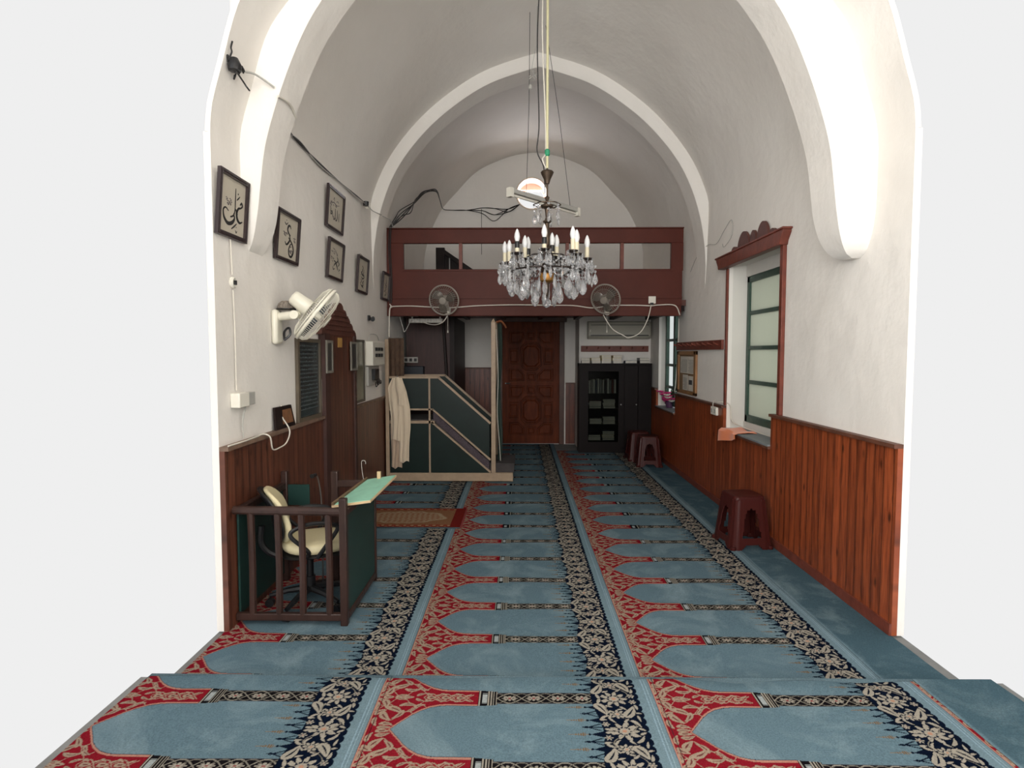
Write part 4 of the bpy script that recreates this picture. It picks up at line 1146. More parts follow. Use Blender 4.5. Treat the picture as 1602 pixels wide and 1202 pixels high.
# ------------------------------------------------------------------ office chair
CH = (-1.365, 3.665)
t = E('office_chair', (CH[0], CH[1], .0015), 'cream padded office chair with black arms behind the wooden railing', 'office chair')
CR = mat('cream_vinyl', rgb(214, 202, 164), .42, bump=.1)
ang = math.radians(24)
def L(x, y, z): return (CH[0]+x*math.cos(ang)-y*math.sin(ang), CH[1]+x*math.sin(ang)+y*math.cos(ang), z)
def superpad(cx, cz, a, b, h, nm, m, bend=None):
    mb = MB(); n = 32; vs = []; prof = [(.0, 0), (.80, 0), (.96, .12), (1.0, .45), (.97, .75), (.88, .93), (.6, 1.0), (0.0, 1.03)]
    rows = []
    for k, (r, zz) in enumerate(prof):
        row = []
        for i in range(n):
            an = 2*PI*i/n; c, s_ = math.cos(an), math.sin(an); e = (abs(c)**3.2+abs(s_)**3.2)**(-1/3.2)
            p = (max(r, .001)*a*c*e, max(r, .001)*b*s_*e, zz*h)
            row.append(bend(*p))
        rows.append(row+[row[0]])
    mb.grid(rows); return mb.build(nm, m, t, smooth=80)
superpad(0, 0, .205, .20, .075, 'seat', CR, lambda x, y, z: L(x+.03, y, .385+z - .02*max(0, (x-.12)/.1)**2 + .03*(x/.22)**2*(x < 0)))
superpad(0, 0, .215, .205, .02, 'seat_shell', BLACK, lambda x, y, z: L(x+.03, y, .368+z))
def bk(x, y, z):   # x: height, y: width, z: thickness forward
    zz = .63 + x; lean = -.18 - .10*((x+.17)/.34) + .035*math.sin((x+.17)/.34*PI) - 0.0
    return L(lean + z + .04*(y/.2)**2, y*(1-.15*(x > .1)), zz)
superpad(0, 0, .17, .205, .04, 'backrest', CR, bk)
superpad(0, 0, .172, .207, .03, 'back_shell', BLACK, lambda x, y, z: bk(x, y, z-.034))
mb = MB(); mb.tube(cr([L(-.06, 0, .365), L(-.20, 0, .36), L(-.285, 0, .44), L(-.285, 0, .56)], 5), [.02]*16, 8); mb.build('back_bracket', BLACK, t)
for s_ in (-1, 1):
    mb = MB(); mb.tube(cr([L(-.06, s_*.19, .375), L(-.02, s_*.215, .42), L(-.12, s_*.222, .53), L(-.10, s_*.222, .575), L(.0, s_*.222, .60), L(.12, s_*.222, .585), L(.15, s_*.222, .55), L(.08, s_*.22, .45), L(.03, s_*.2, .375)], 6), .013, 8); mb.build('armrest', BLACK, t)
mb = MB(); mb.cyl(L(0, 0, .10), L(0, 0, .37), .022, 12); mb.cyl(L(0, 0, .20), L(0, 0, .10), .032, 12); mb.build('gas_column', BLACK, t)
for i in range(5):
    a = 2*PI*i/5+.3; p = L(.26*math.cos(a), .24*math.sin(a), .075)
    mb = MB(); mb.tube([L(0, 0, .12), L(.14*math.cos(a), .13*math.sin(a), .105), p], [.026, .02, .014], 8); lg = mb.build('base_leg', BLACK, t)
    mb = MB(); u = Vector((-math.sin(a+ang), math.cos(a+ang), 0))*.018; q = Vector(p); q.z = .0285
    mb.cyl(q-u, q+u, .027, 14); mb.build('castor', BLACK, lg)

# ------------------------------------------------------------------ small rug
t = E('small_rug', (-1.1, 5.64, .001), 'small red and tan patterned rug lying across the left carpets', 'rug')
def rugcol(x, y):
    c = np.empty(x.shape+(4,)); c[..., :3] = srgb(120, 84, 62); c[..., 3] = 0
    W_, H_ = 1.14, .66
    e = np.minimum(np.minimum(x, W_-x), np.minimum(y, H_-y))
    zig = np.sin(x*150)*np.sin(y*170)
    c[zig > .35, :3] = srgb(126, 94, 68)
    c[(e < .075), :3] = srgb(120, 50, 40); c[(e < .012), :3] = srgb(70, 28, 26)
    c[(e > .02) & (e < .065) & (np.sin(x*90)*np.sin(y*90) > .2), :3] = srgb(150, 120, 90)
    r = np.hypot((x-.55)/.42, (y-.33)/.20)+.05*np.sin(np.arctan2(y-.33, x-.55)*12)
    c[(r < 1) & (r > .9), :3] = srgb(146, 130, 106); c[(r < .9), :3] = srgb(132, 96, 74)
    c[(r < .9) & (np.sin(x*120+6*np.sin(y*30))*np.sin(y*140) > .1), :3] = srgb(146, 128, 104)
    c[(x > W_-.10), :3] = srgb(100, 32, 28)
    return c
ro = carpet('rug_weave', -1.70, -.56, 5.31, 5.97, .013, 5.31, [(0, .008)], 'x', func=rugcol, off=-1.70)
for k_ in ('label', 'category'): del ro[k_]
ro.parent = t; ro.location = (ro.location.x - t.location.x, ro.location.y - t.location.y, ro.location.z - t.location.z + .0)
mb = MB()
rows = [[(-.562, 5.312+.656*i/40, .010+.001*(i % 2)) for i in range(41)], [(-.545+.004*math.sin(i*2.1), 5.312+.656*i/40, .004) for i in range(41)]]
mb.sheet(rows, .002); mb.build('fringe', mat('red_fringe', rgb(120, 34, 34), .9), t)

# ------------------------------------------------------------------ plastic stools
PL = mat('brown_plastic', rgb(64, 26, 23), .35, spec=.18)
def make_stool(loc, label, rz):
    o = E('plastic_stool', (0, 0, 0), label, 'stool', 'brown plastic stools along the right wall')
    # shell: square tapered skirt with arched openings
    H_, a0, a1 = .45, .185, .135
    def half(z): return a0 + (a1-a0)*(z/H_)
    def ringpt(s_, z, out=0.0):
        """s_ 0..4 round the square with rounded corners"""
        h = half(z)+out; rc = .045; side = int(s_) % 4; f = s_-int(s_)
        # param on rounded square
        an = (s_/4)*2*PI
        c, sn = math.cos(an+PI/4), math.sin(an+PI/4); e = (abs(c)**7+abs(sn)**7)**(-1/7)
        return (h*c*e, h*sn*e, z)
    n = 96; m_ = 30
    top = MB()
    prof = [(.0, .438), (.5, .438), (.8, .440), (.93, .440), (1.0, .432), (1.02, .415), (1.02, .40)]
    rows = []
    for r, z in prof:
        rows.append([tuple(np.array(ringpt(4*i/n, .44))*np.array([max(r, .001), max(r, .001), 0]) + np.array([0, 0, z])) for i in range(n)]+[])
    rows = [r+[r[0]] for r in rows]
    top.grid(rows, flip=True); top.build('seat', PL, o, smooth=50)
    # skirt walls
    sk = MB(); th = .007
    def solid(i, j):
        an = (i+.5)/n*4; f = (an % 1)           # corners at .0 ; side centres at .5  (because +PI/4)
        d = abs(f-.5)*2; z = (j+.5)/m_*.41
        w_ = .58 - .08*(z/.41)
        zt_ = .335 - .0*d; 
        hi_ = .10 + .235*math.sqrt(max(0, 1-(d/w_)**4)) if d < w_ else 0
        if d < w_ and .10 < z < hi_: return False
        if d < .62 and z < .045*(1-(d/.62)**4): return False
        return True
    idx = {}; vs = []; fs = []
    def vid(i, j, k):
        key = (i % n, j, k)
        if key not in idx:
            idx[key] = len(vs); z = j/m_*.41
            f = (4*(i % n)/n) % 1; rib = .004*math.cos(f*2*PI*8) if abs(f-.5)*2 > .62 else 0
            vs.append(ringpt(4*(i % n)/n, z, (.0 if k == 0 else -th) + rib))
        return idx[key]
    for i in range(n):
        for j in range(m_):
            if not solid(i, j): continue
            a, b, c, d = (i, j), (i+1, j), (i+1, j+1), (i, j+1)
            fs.append((vid(*a, 0), vid(*b, 0), vid(*c, 0), vid(*d, 0)))
            fs.append((vid(*d, 1), vid(*c, 1), vid(*b, 1), vid(*a, 1)))
            for (p, q, ni, nj) in ((a, b, i, j-1), (b, c, i+1, j), (c, d, i, j+1), (d, a, i-1, j)):
                if not (0 <= nj < m_) or not solid(ni % n, nj):
                    fs.append((vid(*p, 0), vid(*p, 1), vid(*q, 1), vid(*q, 0)))
    sk.add(vs, fs); sk.build('skirt_legs', PL, o, smooth=60)
    ft = MB()
    for sx in (-1, 1):
        for sy in (-1, 1):
            f_ = MB(); f_.lathe([(.026, 0), (.028, .004), (.024, .03)], (sx*.163, sy*.163, 0), 12); f_.build('foot', PL, o)
    o.location = loc; o.rotation_euler = (0, 0, rz)
    return o
st = make_stool((1.925, 4.93, .002), 'brown plastic stool standing alone under the near window', 0.12)
copy_thing(st, (1.885, 8.40, .002), -.08, 'brown plastic stool in front of another near the bookcase, the nearer of two')
copy_thing(st, (1.83, 8.85, .002), .05, 'brown plastic stool against the bookcase, behind a matching one')

# ------------------------------------------------------------------ framed calligraphy on the left wall
FRAMEM = mat('frame_dark', rgb(50, 38, 38), .35, var=.2)
def ribbon(mb, pts, wd, to3, d=.0015):
    P_ = cr(pts, 6); n = len(P_); W_ = np.interp(np.linspace(0, 1, n), np.linspace(0, 1, len(wd)), wd)
    lo_, hi_ = [], []
    for i in range(n):
        a = P_[max(i-1, 0)]; b = P_[min(i+1, n-1)]; tx, ty = b[0]-a[0], b[1]-a[1]; q = math.hypot(tx, ty) or 1
        # broad-nib pen held at an angle
        nx, ny = -ty/q, tx/q
        lo_.append((P_[i][0]+nx*W_[i]/2, P_[i][1]+ny*W_[i]/2)); hi_.append((P_[i][0]-nx*W_[i]/2, P_[i][1]-ny*W_[i]/2))
    mb.sheet([[to3(*p) for p in lo_], [to3(*p) for p in hi_]], d)
def dia(mb, x, y, s_, to3): mb.prism([(x-s_, y), (x, y-s_), (x+s_, y), (x, y+s_)], lambda a, b, d: tuple(Vector(to3(a, b))+Vector((d, 0, 0))), 0, .0015)
def framed(y0, y1, z0, z1, label, strokes, dots=(), paper=rgb(190, 182, 166), lean=.03, small=(), hook=False, name='framed_calligraphy', cat='framed calligraphy'):
    """strokes in a 0..1 box seen from the room: a to the right (+Y), b upwards"""
    t = E(name, (XL, (y0+y1)/2, z0), label, cat, 'framed calligraphy on the left wall' if cat == 'framed calligraphy' else None)
    fw = .026; xo = XL+.006
    def off(z): return lean*(z-z0)/(z1-z0)
    def bar(a, b, c, d_, th):      # y range a..b, z range c..d
        mb = MB(); vs = []
        for z in (c, d_):
            for y in (a, b):
                for x in (0, th): vs.append((xo+off(z)+x, y, z))
        mb.add(vs, [(0,1,3,2),(4,6,7,5),(0,4,5,1),(2,3,7,6),(0,2,6,4),(1,5,7,3)]); return mb
    fr = MB()
    for a, b, c, d_ in ((y0, y0+fw, z0, z1), (y1-fw, y1, z0, z1), (y0+fw, y1-fw, z0, z0+fw), (y0+fw, y1-fw, z1-fw, z1)):
        q = bar(a, b, c, d_, .022); fr.add(q.v, q.f)
        ins = .010
        q = bar(a+ins, b-ins, c+ins if d_-c > .1 or True else c, d_-ins, .027) if min(b-a, d_-c) > .021 else q
        fr.add(q.v, q.f)
    fo = fr.build('frame', FRAMEM, t)
    q = bar(y0+fw, y1-fw, z0+fw, z1-fw, .006); bp_ = MB(); bp_.add(q.v, q.f); pm = mat('mount_paper', paper, .6, var=.05, vscale=8); pp = bp_.build('paper', pm, t)
    a0, b0, W_, H_ = y0+fw, z0+fw, (y1-y0-2*fw), (z1-z0-2*fw)
    def to3(a, b): z = b0+b*H_; return (xo+.0072+off(z), a0+a*W_, z)
    ink = MB()
    for pts, wd in strokes: ribbon(ink, pts, [q*1.35 for q in wd], to3)
    for x, y, s_ in dots: dia(ink, x, y, s_, to3)
    if ink.v:
        for i in range(len(ink.v)): pass
        ink.build('calligraphy', INK, t, smooth=0)
    if small:
        sm = MB()
        for pts, wd in small: ribbon(sm, pts, wd, to3)
        sm.build('small_script', mat('grey_ink', rgb(96, 88, 92), .7), t, smooth=0)
    mb = MB(); yy = (y0+y1)/2; mb.tube(cr([(xo+lean, y0+.10, z1-.01), (xo+.004, yy, z1+(.04 if hook else .025)), (xo+lean, y1-.08, z1-.01)], 5), .0018, 5); mb.build('hanging_cord', CABLE_K, t)
    return t
B_ = .06
def scrib(cx, cy, w_, h, n, k=.012):
    out = []
    random.seed(int(cx*100+cy*37))
    for i in range(n):
        x = cx-w_/2+w_*random.random(); y = cy-h/2+h*random.random()
        out.append(([(x-.04, y), (x-.01, y+.02), (x+.02, y-.015), (x+.045, y+.01)], [k*.5, k, k*.5]))
    return out
# Ali
framed(3.302, 3.655, 2.335, 2.71, 'framed black calligraphy nearest the camera, cut by the photo edge, left of the arch foot',
  [([(.60, .86), (.605, .62), (.61, .48), (.56, .36), (.44, .31)], [.016, .026, .022, .028, .02]),
   ([(.80, .60), (.86, .64), (.90, .60), (.84, .55), (.74, .52), (.68, .42), (.72, .32), (.82, .27), (.93, .31)], [.012, .04, .03, .02, .034, .05, .05, .034, .012]),
   ([(.60, .50), (.66, .46), (.72, .40)], [.02, .03, .02]),
   ([(.56, .40), (.60, .30), (.50, .21), (.34, .18), (.20, .26), (.16, .38), (.24, .44), (.36, .40)], [.014, .04, .055, .05, .04, .03, .02, .012]),
   ([(.66, .66), (.72, .70), (.78, .75)], [.012, .022, .01]), ([(.50, .10), (.60, .16), (.70, .23)], [.014, .026, .012]),
   ([(.66, .10), (.70, .06), (.73, .10)], [.01, .014, .008])],
  dots=((.70, .78, .018), (.68, .16, .012)), small=scrib(.36, .54, .22, .16, 9))
# Umar
framed(4.085, 4.50, 2.32, 2.68, 'framed black calligraphy with a large looped letter, partly hidden by the arch foot',
  [([(.66, .74), (.62, .80), (.54, .79), (.50, .70), (.56, .62), (.66, .58)], [.012, .03, .045, .04, .034, .012]),
   ([(.58, .62), (.64, .50), (.55, .38), (.46, .34), (.40, .40)], [.014, .034, .04, .028, .014]),
   ([(.56, .52), (.68, .46), (.80, .36), (.84, .22), (.76, .10), (.66, .10), (.60, .22), (.66, .36), (.74, .40)], [.014, .03, .034, .04, .044, .034, .03, .022, .012]),
   ([(.34, .84), (.42, .80), (.50, .86)], [.01, .02, .01])],
  dots=((.42, .90, .014),), small=scrib(.71, .24, .12, .2, 10)+scrib(.40, .56, .16, .14, 8)+scrib(.85, .52, .08, .1, 4))
# Allah
framed(5.18, 5.66, 2.785, 3.16, 'framed calligraphy of tall parallel strokes, upper of the two hung one above the other',
  [([(.78, .50), (.785, .36), (.80, .26)], [.012, .026, .014]), ([(.66, .56), (.67, .36), (.64, .26), (.58, .25), (.55, .32)], [.014, .026, .028, .022, .012]),
   ([(.52, .56), (.53, .36), (.50, .26), (.44, .25), (.41, .32)], [.014, .026, .028, .022, .012]), ([(.34, .46), (.30, .36), (.25, .34), (.26, .42), (.34, .40), (.40, .28)], [.012, .024, .028, .02, .022, .012]),
   ([(.20, .55), (.24, .48), (.22, .40)], [.01, .018, .01])],
  small=[([(.28, .64), (.40, .70), (.60, .67), (.78, .72)], [.01, .03, .02, .012]), ([(.36, .76), (.42, .84), (.44, .74)], [.01, .022, .01]), ([(.55, .76), (.66, .80), (.72, .76)], [.01, .022, .01]), ([(.22, .66), (.18, .60), (.28, .57)], [.01, .024, .01])]+scrib(.40, .64, .4, .12, 8))
# Muhammad
framed(5.18, 5.625, 2.33, 2.69, 'framed calligraphy with crossing diagonal letters, lower of the two hung one above the other',
  [([(.62, .62), (.70, .54), (.62, .46), (.50, .40), (.42, .32)], [.014, .04, .034, .034, .014]), ([(.40, .48), (.52, .46), (.64, .36), (.72, .24)], [.014, .034, .044, .014]),
   ([(.70, .52), (.80, .44), (.74, .36)], [.012, .034, .012]), ([(.36, .30), (.40, .22), (.50, .26)], [.012, .024, .012]), ([(.80, .30), (.84, .24), (.88, .30)], [.01, .02, .01])],
  dots=((.77, .22, .014), (.84, .18, .012)), small=scrib(.42, .76, .4, .2, 12)+scrib(.30, .52, .2, .16, 7))
# narrow hung further on
framed(6.11, 6.535, 2.30, 2.69, 'framed flowing black calligraphy hung alone with a curved cord, beyond the pair',
  [([(.46, .80), (.56, .74), (.50, .64), (.42, .56), (.52, .50)], [.012, .034, .03, .034, .014]), ([(.66, .70), (.62, .56), (.70, .46), (.60, .40), (.46, .42)], [.014, .034, .034, .03, .014]),
   ([(.38, .60), (.50, .54), (.62, .50), (.72, .52)], [.014, .034, .034, .014]), ([(.70, .34), (.60, .28), (.66, .20), (.52, .16), (.40, .22)], [.014, .034, .03, .034, .014]), ([(.40, .38), (.46, .30), (.36, .24)], [.012, .026, .012]),
   ([(.54, .12), (.64, .14), (.70, .10)], [.01, .024, .01])],
  dots=((.34, .50, .014), (.74, .62, .014)), hook=True, small=scrib(.55, .40, .4, .3, 8))
framed(7.22, 7.59, 2.32, 2.67, 'framed calligraphy farthest along the left wall, half hidden behind the second arch foot',
  [([(.62, .86), (.66, .70), (.58, .60), (.70, .52), (.60, .44)], [.012, .034, .034, .034, .014]), ([(.50, .50), (.62, .42), (.52, .32), (.40, .28)], [.012, .034, .034, .014]), ([(.60, .30), (.70, .24), (.62, .14), (.48, .16)], [.012, .034, .034, .014])],
  dots=((.74, .40, .014),), small=scrib(.5, .6, .3, .3, 6))

# ------------------------------------------------------------------ niche of boards with scalloped gable
t = E('mihrab_niche', (XL, 5.465, 0), 'dark boarded prayer niche with stepped triangular gable in the left wall', 'prayer niche')
mb = MB(); mb.box((XL+.002, 5.12, 0.012), (XL+.045, 5.88, 1.82)); mb.build('board_back', PINE_L, t)
for a, b in ((4.985, 5.12), (5.88, 5.945)):
    mb = MB(); mb.box((XL+.002, a, 0.012), (XL+.06, b, 1.82)); mb.build('side_jamb', mat('niche_jamb', rgb(66, 40, 34), .5, var=.25), t)
prof = []
nst = 5
for i in range(nst+1):
    f = i/nst; prof.append((4.93+(5.455-4.93)*f, 1.81+.31*f**.92))
left_ = []
for i in range(nst):
    a, b = prof[i], prof[i+1]
    left_ += [(a[0], a[1]), (a[0]+(b[0]-a[0])*.15, a[1]+(b[1]-a[1])*.55), (a[0]+(b[0]-a[0])*.6, a[1]+(b[1]-a[1])*.95)]
left_.append(prof[-1]); right_ = [(2*5.455-x, z) for x, z in left_[::-1][1:]]
mb = MB(); mb.prism((left_+right_), lambda a, b, d: (d, a, b), XL+.002, XL+.05); mb.build('gable', mat('gable_wood', rgb(92, 54, 44), .5, var=.3, vscale=10), t)
for i in range(1, 6):
    z = 1.82+i*.045; hw = .50*(1-(z-1.81)/.33); mb = MB(); mb.box((XL+.05, 5.455-hw, z-.008), (XL+.062, 5.455+hw, z+.006)); mb.build('gable_slat', bpy.data.materials['gable_wood'], t)
mb = MB(); mb.box((XL+.045, 5.38, 1.70), (XL+.050, 5.50, 1.79)); T(mb.build('sticky_note', mat('yellow_paper', rgb(176, 134, 70), .8)), 'small yellow paper stuck under the gable of the boarded niche', 'note')
# text board
t = E('text_board', (XL, 4.72, 1.13), 'tall dark slate-green board of lettering on left wall ledge, left of the niche', 'text board')
mb = MB(); 
for a, b, c, d_ in ((4.455, 4.49, 1.10, 1.765), (4.945, 4.975, 1.10, 1.765), (4.49, 4.945, 1.10, 1.13), (4.49, 4.945, 1.735, 1.765)): mb.box((XL+.002, a, c), (XL+.028, b, d_))
mb.build('frame', mat('olive_frame', rgb(92, 82, 68), .4, var=.2), t)
mb = MB(); mb.box((XL+.002, 4.49, 1.13), (XL+.014, 4.945, 1.735)); pn = mb.build('panel', mat('slate_green', rgb(44, 54, 56), .2, spec=.7), t)
mb = MB(); random.seed(5)
for i in range(17):
    z = 1.70-i*.032; y = 4.52
    while y < 4.90:
        w_ = .012+.03*random.random()
        mb.box((XL+.014, y, z), (XL+.0152, min(y+w_, 4.92), z+.008+.006*random.random())); y += w_+.010
o_ = mb.build('lettering', mat('grey_lettering', rgb(74, 82, 82), .6), pn); o_['kind'] = 'stuff'
cable([(XL+.02, 4.985, 1.42), (XL+.02, 4.985, 1.2), (XL+.02, 4.98, 1.12)], .006, 'short white pipe end beside the dark lettering board', name='pipe', cat='pipe', group=None)
# little frames
def small_frame(y0, y1, z0, z1, x, label, inner):
    t = E('framed_print', (x, (y0+y1)/2, z0), label, 'picture frame'); mb = MB(); f_ = .022
    for a, b, c, d_ in ((y0, y0+f_, z0, z1), (y1-f_, y1, z0, z1), (y0+f_, y1-f_, z0, z0+f_), (y0+f_, y1-f_, z1-f_, z1)): mb.box((x, a, c), (x+.014, b, d_))
    mb.build('frame', mat('pewter_frame', rgb(126, 122, 112), .5), t); mb = MB(); mb.box((x, y0+f_, z0+f_), (x+.006, y1-f_, z1-f_)); mb.build('picture', inner, t)
DKP = mat('dark_print', rgb(58, 58, 56), .3, var=.3, vscale=30)
small_frame(4.99, 5.16, 1.47, 1.76, XL+.061, 'small pale framed print on the left jamb of the boarded niche', DKP)
small_frame(5.72, 5.94, 1.47, 1.76, XL+.061, 'small pale framed print on the right jamb of the boarded niche', DKP)
t = E('framed_certificate', (XL, 6.2, 1.11), 'framed olive certificate on the ledge right of the boarded niche', 'picture frame'); mb = MB()
for a, b, c, d_ in ((5.985, 6.01, 1.11, 1.79), (6.39, 6.415, 1.11, 1.79), (6.01, 6.39, 1.11, 1.135), (6.01, 6.39, 1.765, 1.79)): mb.box((XL+.002, a, c), (XL+.02, b, d_))
mb.build('frame', mat('thin_frame', rgb(74, 66, 56), .4), t); mb = MB(); mb.box((XL+.002, 6.01, 1.135), (XL+.008, 6.39, 1.765)); mb.build('print', mat('olive_print', rgb(118, 116, 98), .25, var=.25, vscale=5), t)

# electric meter board
t = E('electric_panel', (XL, 6.8, 1.26), 'white electric meter board with loose black wires on the left wall', 'electric panel')
mb = MB(); mb.box((XL+.002, 6.50, 1.50), (XL+.09, 7.05, 1.78)); mb.build('meter_box', WHITEP, t, bevel=.01)
mb = MB(); mb.box((XL+.002, 6.52, 1.27), (XL+.03, 7.02, 1.49)); mb.build('lower_box', GREYP, t, bevel=.006)
for i in range(3):
    for j in range(2):
        mb = MB(); mb.box((XL+.09, 6.60+.13*i, 1.60+.07*j), (XL+.1, 6.68+.13*i, 1.64+.07*j)); mb.build('breaker', BLACK, t)
mb = MB(); mb.box((XL+.03, 6.66, 1.33), (XL+.07, 6.86, 1.46)); mb.build('relay', BLACK, t, bevel=.004)
for k_ in range(4):
    mb = MB(); y = 6.7+.05*k_; mb.tube(cr([(XL+.07, y, 1.34), (XL+.085, y+.02, 1.28), (XL+.06, y+.04+.03*k_, 1.25+.02*k_), (XL+.04, y+.1, 1.30)], 5), .005, 5); mb.build('loose_wire', CABLE_K, t)
mb = MB(); mb.tube(cr([(XL+.03, 6.55, 1.79), (XL+.03, 6.62, 1.86), (XL+.03, 6.9, 1.86), (XL+.03, 7.02, 1.80)], 6), .005, 6); mb.build('loop_wire', GREYP, t)
# camera on the wall
t = E('wall_camera', (XL, 6.66, 2.03), 'small black wall camera above the white electric meter board', 'camera')
mb = MB(); mb.box((XL+.001, 6.62, 2.02), (XL+.02, 6.68, 2.08)); mb.build('mount', BLACK, t)
mb = MB(); mb.tube([(XL+.02, 6.65, 2.05), (XL+.06, 6.62, 2.045)], .010, 8); mb.tube([(XL+.055, 6.66, 2.05), (XL+.075, 6.56, 2.03)], [.02, .026], 12); mb.build('body', BLACK, t)

# ------------------------------------------------------------------ near left wall electrics
t = E('junction_box', (XL, 3.55, 1.31), 'white switch and socket box on the left wall above the panelling', 'switch box')
mb = MB(); mb.box((XL+.001, 3.44, 1.315), (XL+.06, 3.57, 1.405)); mb.build('switch_housing', WHITEP, t, bevel=.006)
mb = MB(); mb.box((XL+.001, 3.575, 1.32), (XL+.045, 3.68, 1.40)); mb.build('clear_housing', GREYP, t, bevel=.004)
t = E('round_socket', (XL, 3.50, 2.04), 'small round white socket halfway up the near left wall', 'socket')
mb = MB(); mb.lathe([(.034, 0), (.036, .012), (.026, .02), (.022, .012), (.0, .012)], n=20, M=Matrix.Translation((XL+.001, 3.50, 2.075)) @ Matrix.Rotation(PI/2, 4, 'Y')); mb.build('socket_body', WHITEP, t)
mb = MB(); mb.cbox((XL+.024, 3.50, 2.075), (.012, .016, .026)); mb.build('plug', BLACK, t)
cable([(XL+.012, 3.475, 2.33), (XL+.012, 3.485, 2.12)], .004, 'thin cable running from the nearest frame down to the round socket')
cable([(XL+.012, 3.49, 2.03), (XL+.012, 3.50, 1.8), (XL+.012, 3.50, 1.42)], .004, 'thin cable running from the round socket down to the white switch box')
cable([(XL+.03, 3.58, 1.32), (XL+.02, 3.55, 1.22), (XL+.02, 3.56, 1.12)], .005, 'grey cable dropping from the white switch box to the ledge', GREYP)
cable([(XL+.05, 3.31, 1.105), (XL+.055, 3.5, 1.106), (XL+.05, 3.68, 1.108), (XL+.055, 3.76, 1.112), (XL+.09, 3.78, 1.09), (XL+.085, 3.83, 1.00), (XL+.08, 3.95, .99), (XL+.085, 4.06, 1.01), (XL+.08, 4.13, 1.09), (XL+.02, 4.13, 1.20), (XL+.015, 4.15, 1.27)], .005, 'white cable looping over the ledge of the left panelling')
t = E('desk_plaque', (XL+.02, 4.2, 1.10), 'small dark frame with brown picture leaning on the left ledge', 'picture frame')
mb = MB(); mb.prism([(4.01, 1.100), (4.36, 1.100), (4.30, 1.26), (4.01, 1.262)], lambda a, b, d: (XL+.02+d+(b-1.1)*(-.05), a, b), 0, .015); mb.build('frame', BLACKW, t)
mb = MB(); mb.prism([(4.13, 1.13), (4.32, 1.13), (4.28, 1.235), (4.13, 1.235)], lambda a, b, d: (XL+.036+d+(b-1.1)*(-.05), a, b), 0, .002); mb.build('picture', mat('brown_print', rgb(134, 92, 62), .5, var=.5, vscale=24), t)
# black junction knot high on the wall
t = E('wire_knot', (-1.66, 3.35, 3.25), 'knot of black taped wires high on the near left wall', 'wires')
random.seed(11)
for k_ in range(9):
    p0 = Vector((-1.645, 3.36, 3.29)); pts = [p0]
    for i in range(5): pts.append(pts[-1]+Vector((random.uniform(-.01, .02), random.uniform(-.03, .04), random.uniform(-.035, .035))))
    for p in pts: p.x = max(-1.68 + .3*max(0, p.z-3.3), p.x); p.y = max(3.32, p.y)
    mb = MB(); mb.tube(cr(pts, 4), .005, 5); mb.build('wire_loop', CABLE_K, t)
mb = MB(); mb.lathe([(.0, 0), (.035, .01), (.04, .04), (.02, .08)], (-1.63, 3.36, 3.25), 10); mb.build('taped_joint', BLACK, t)

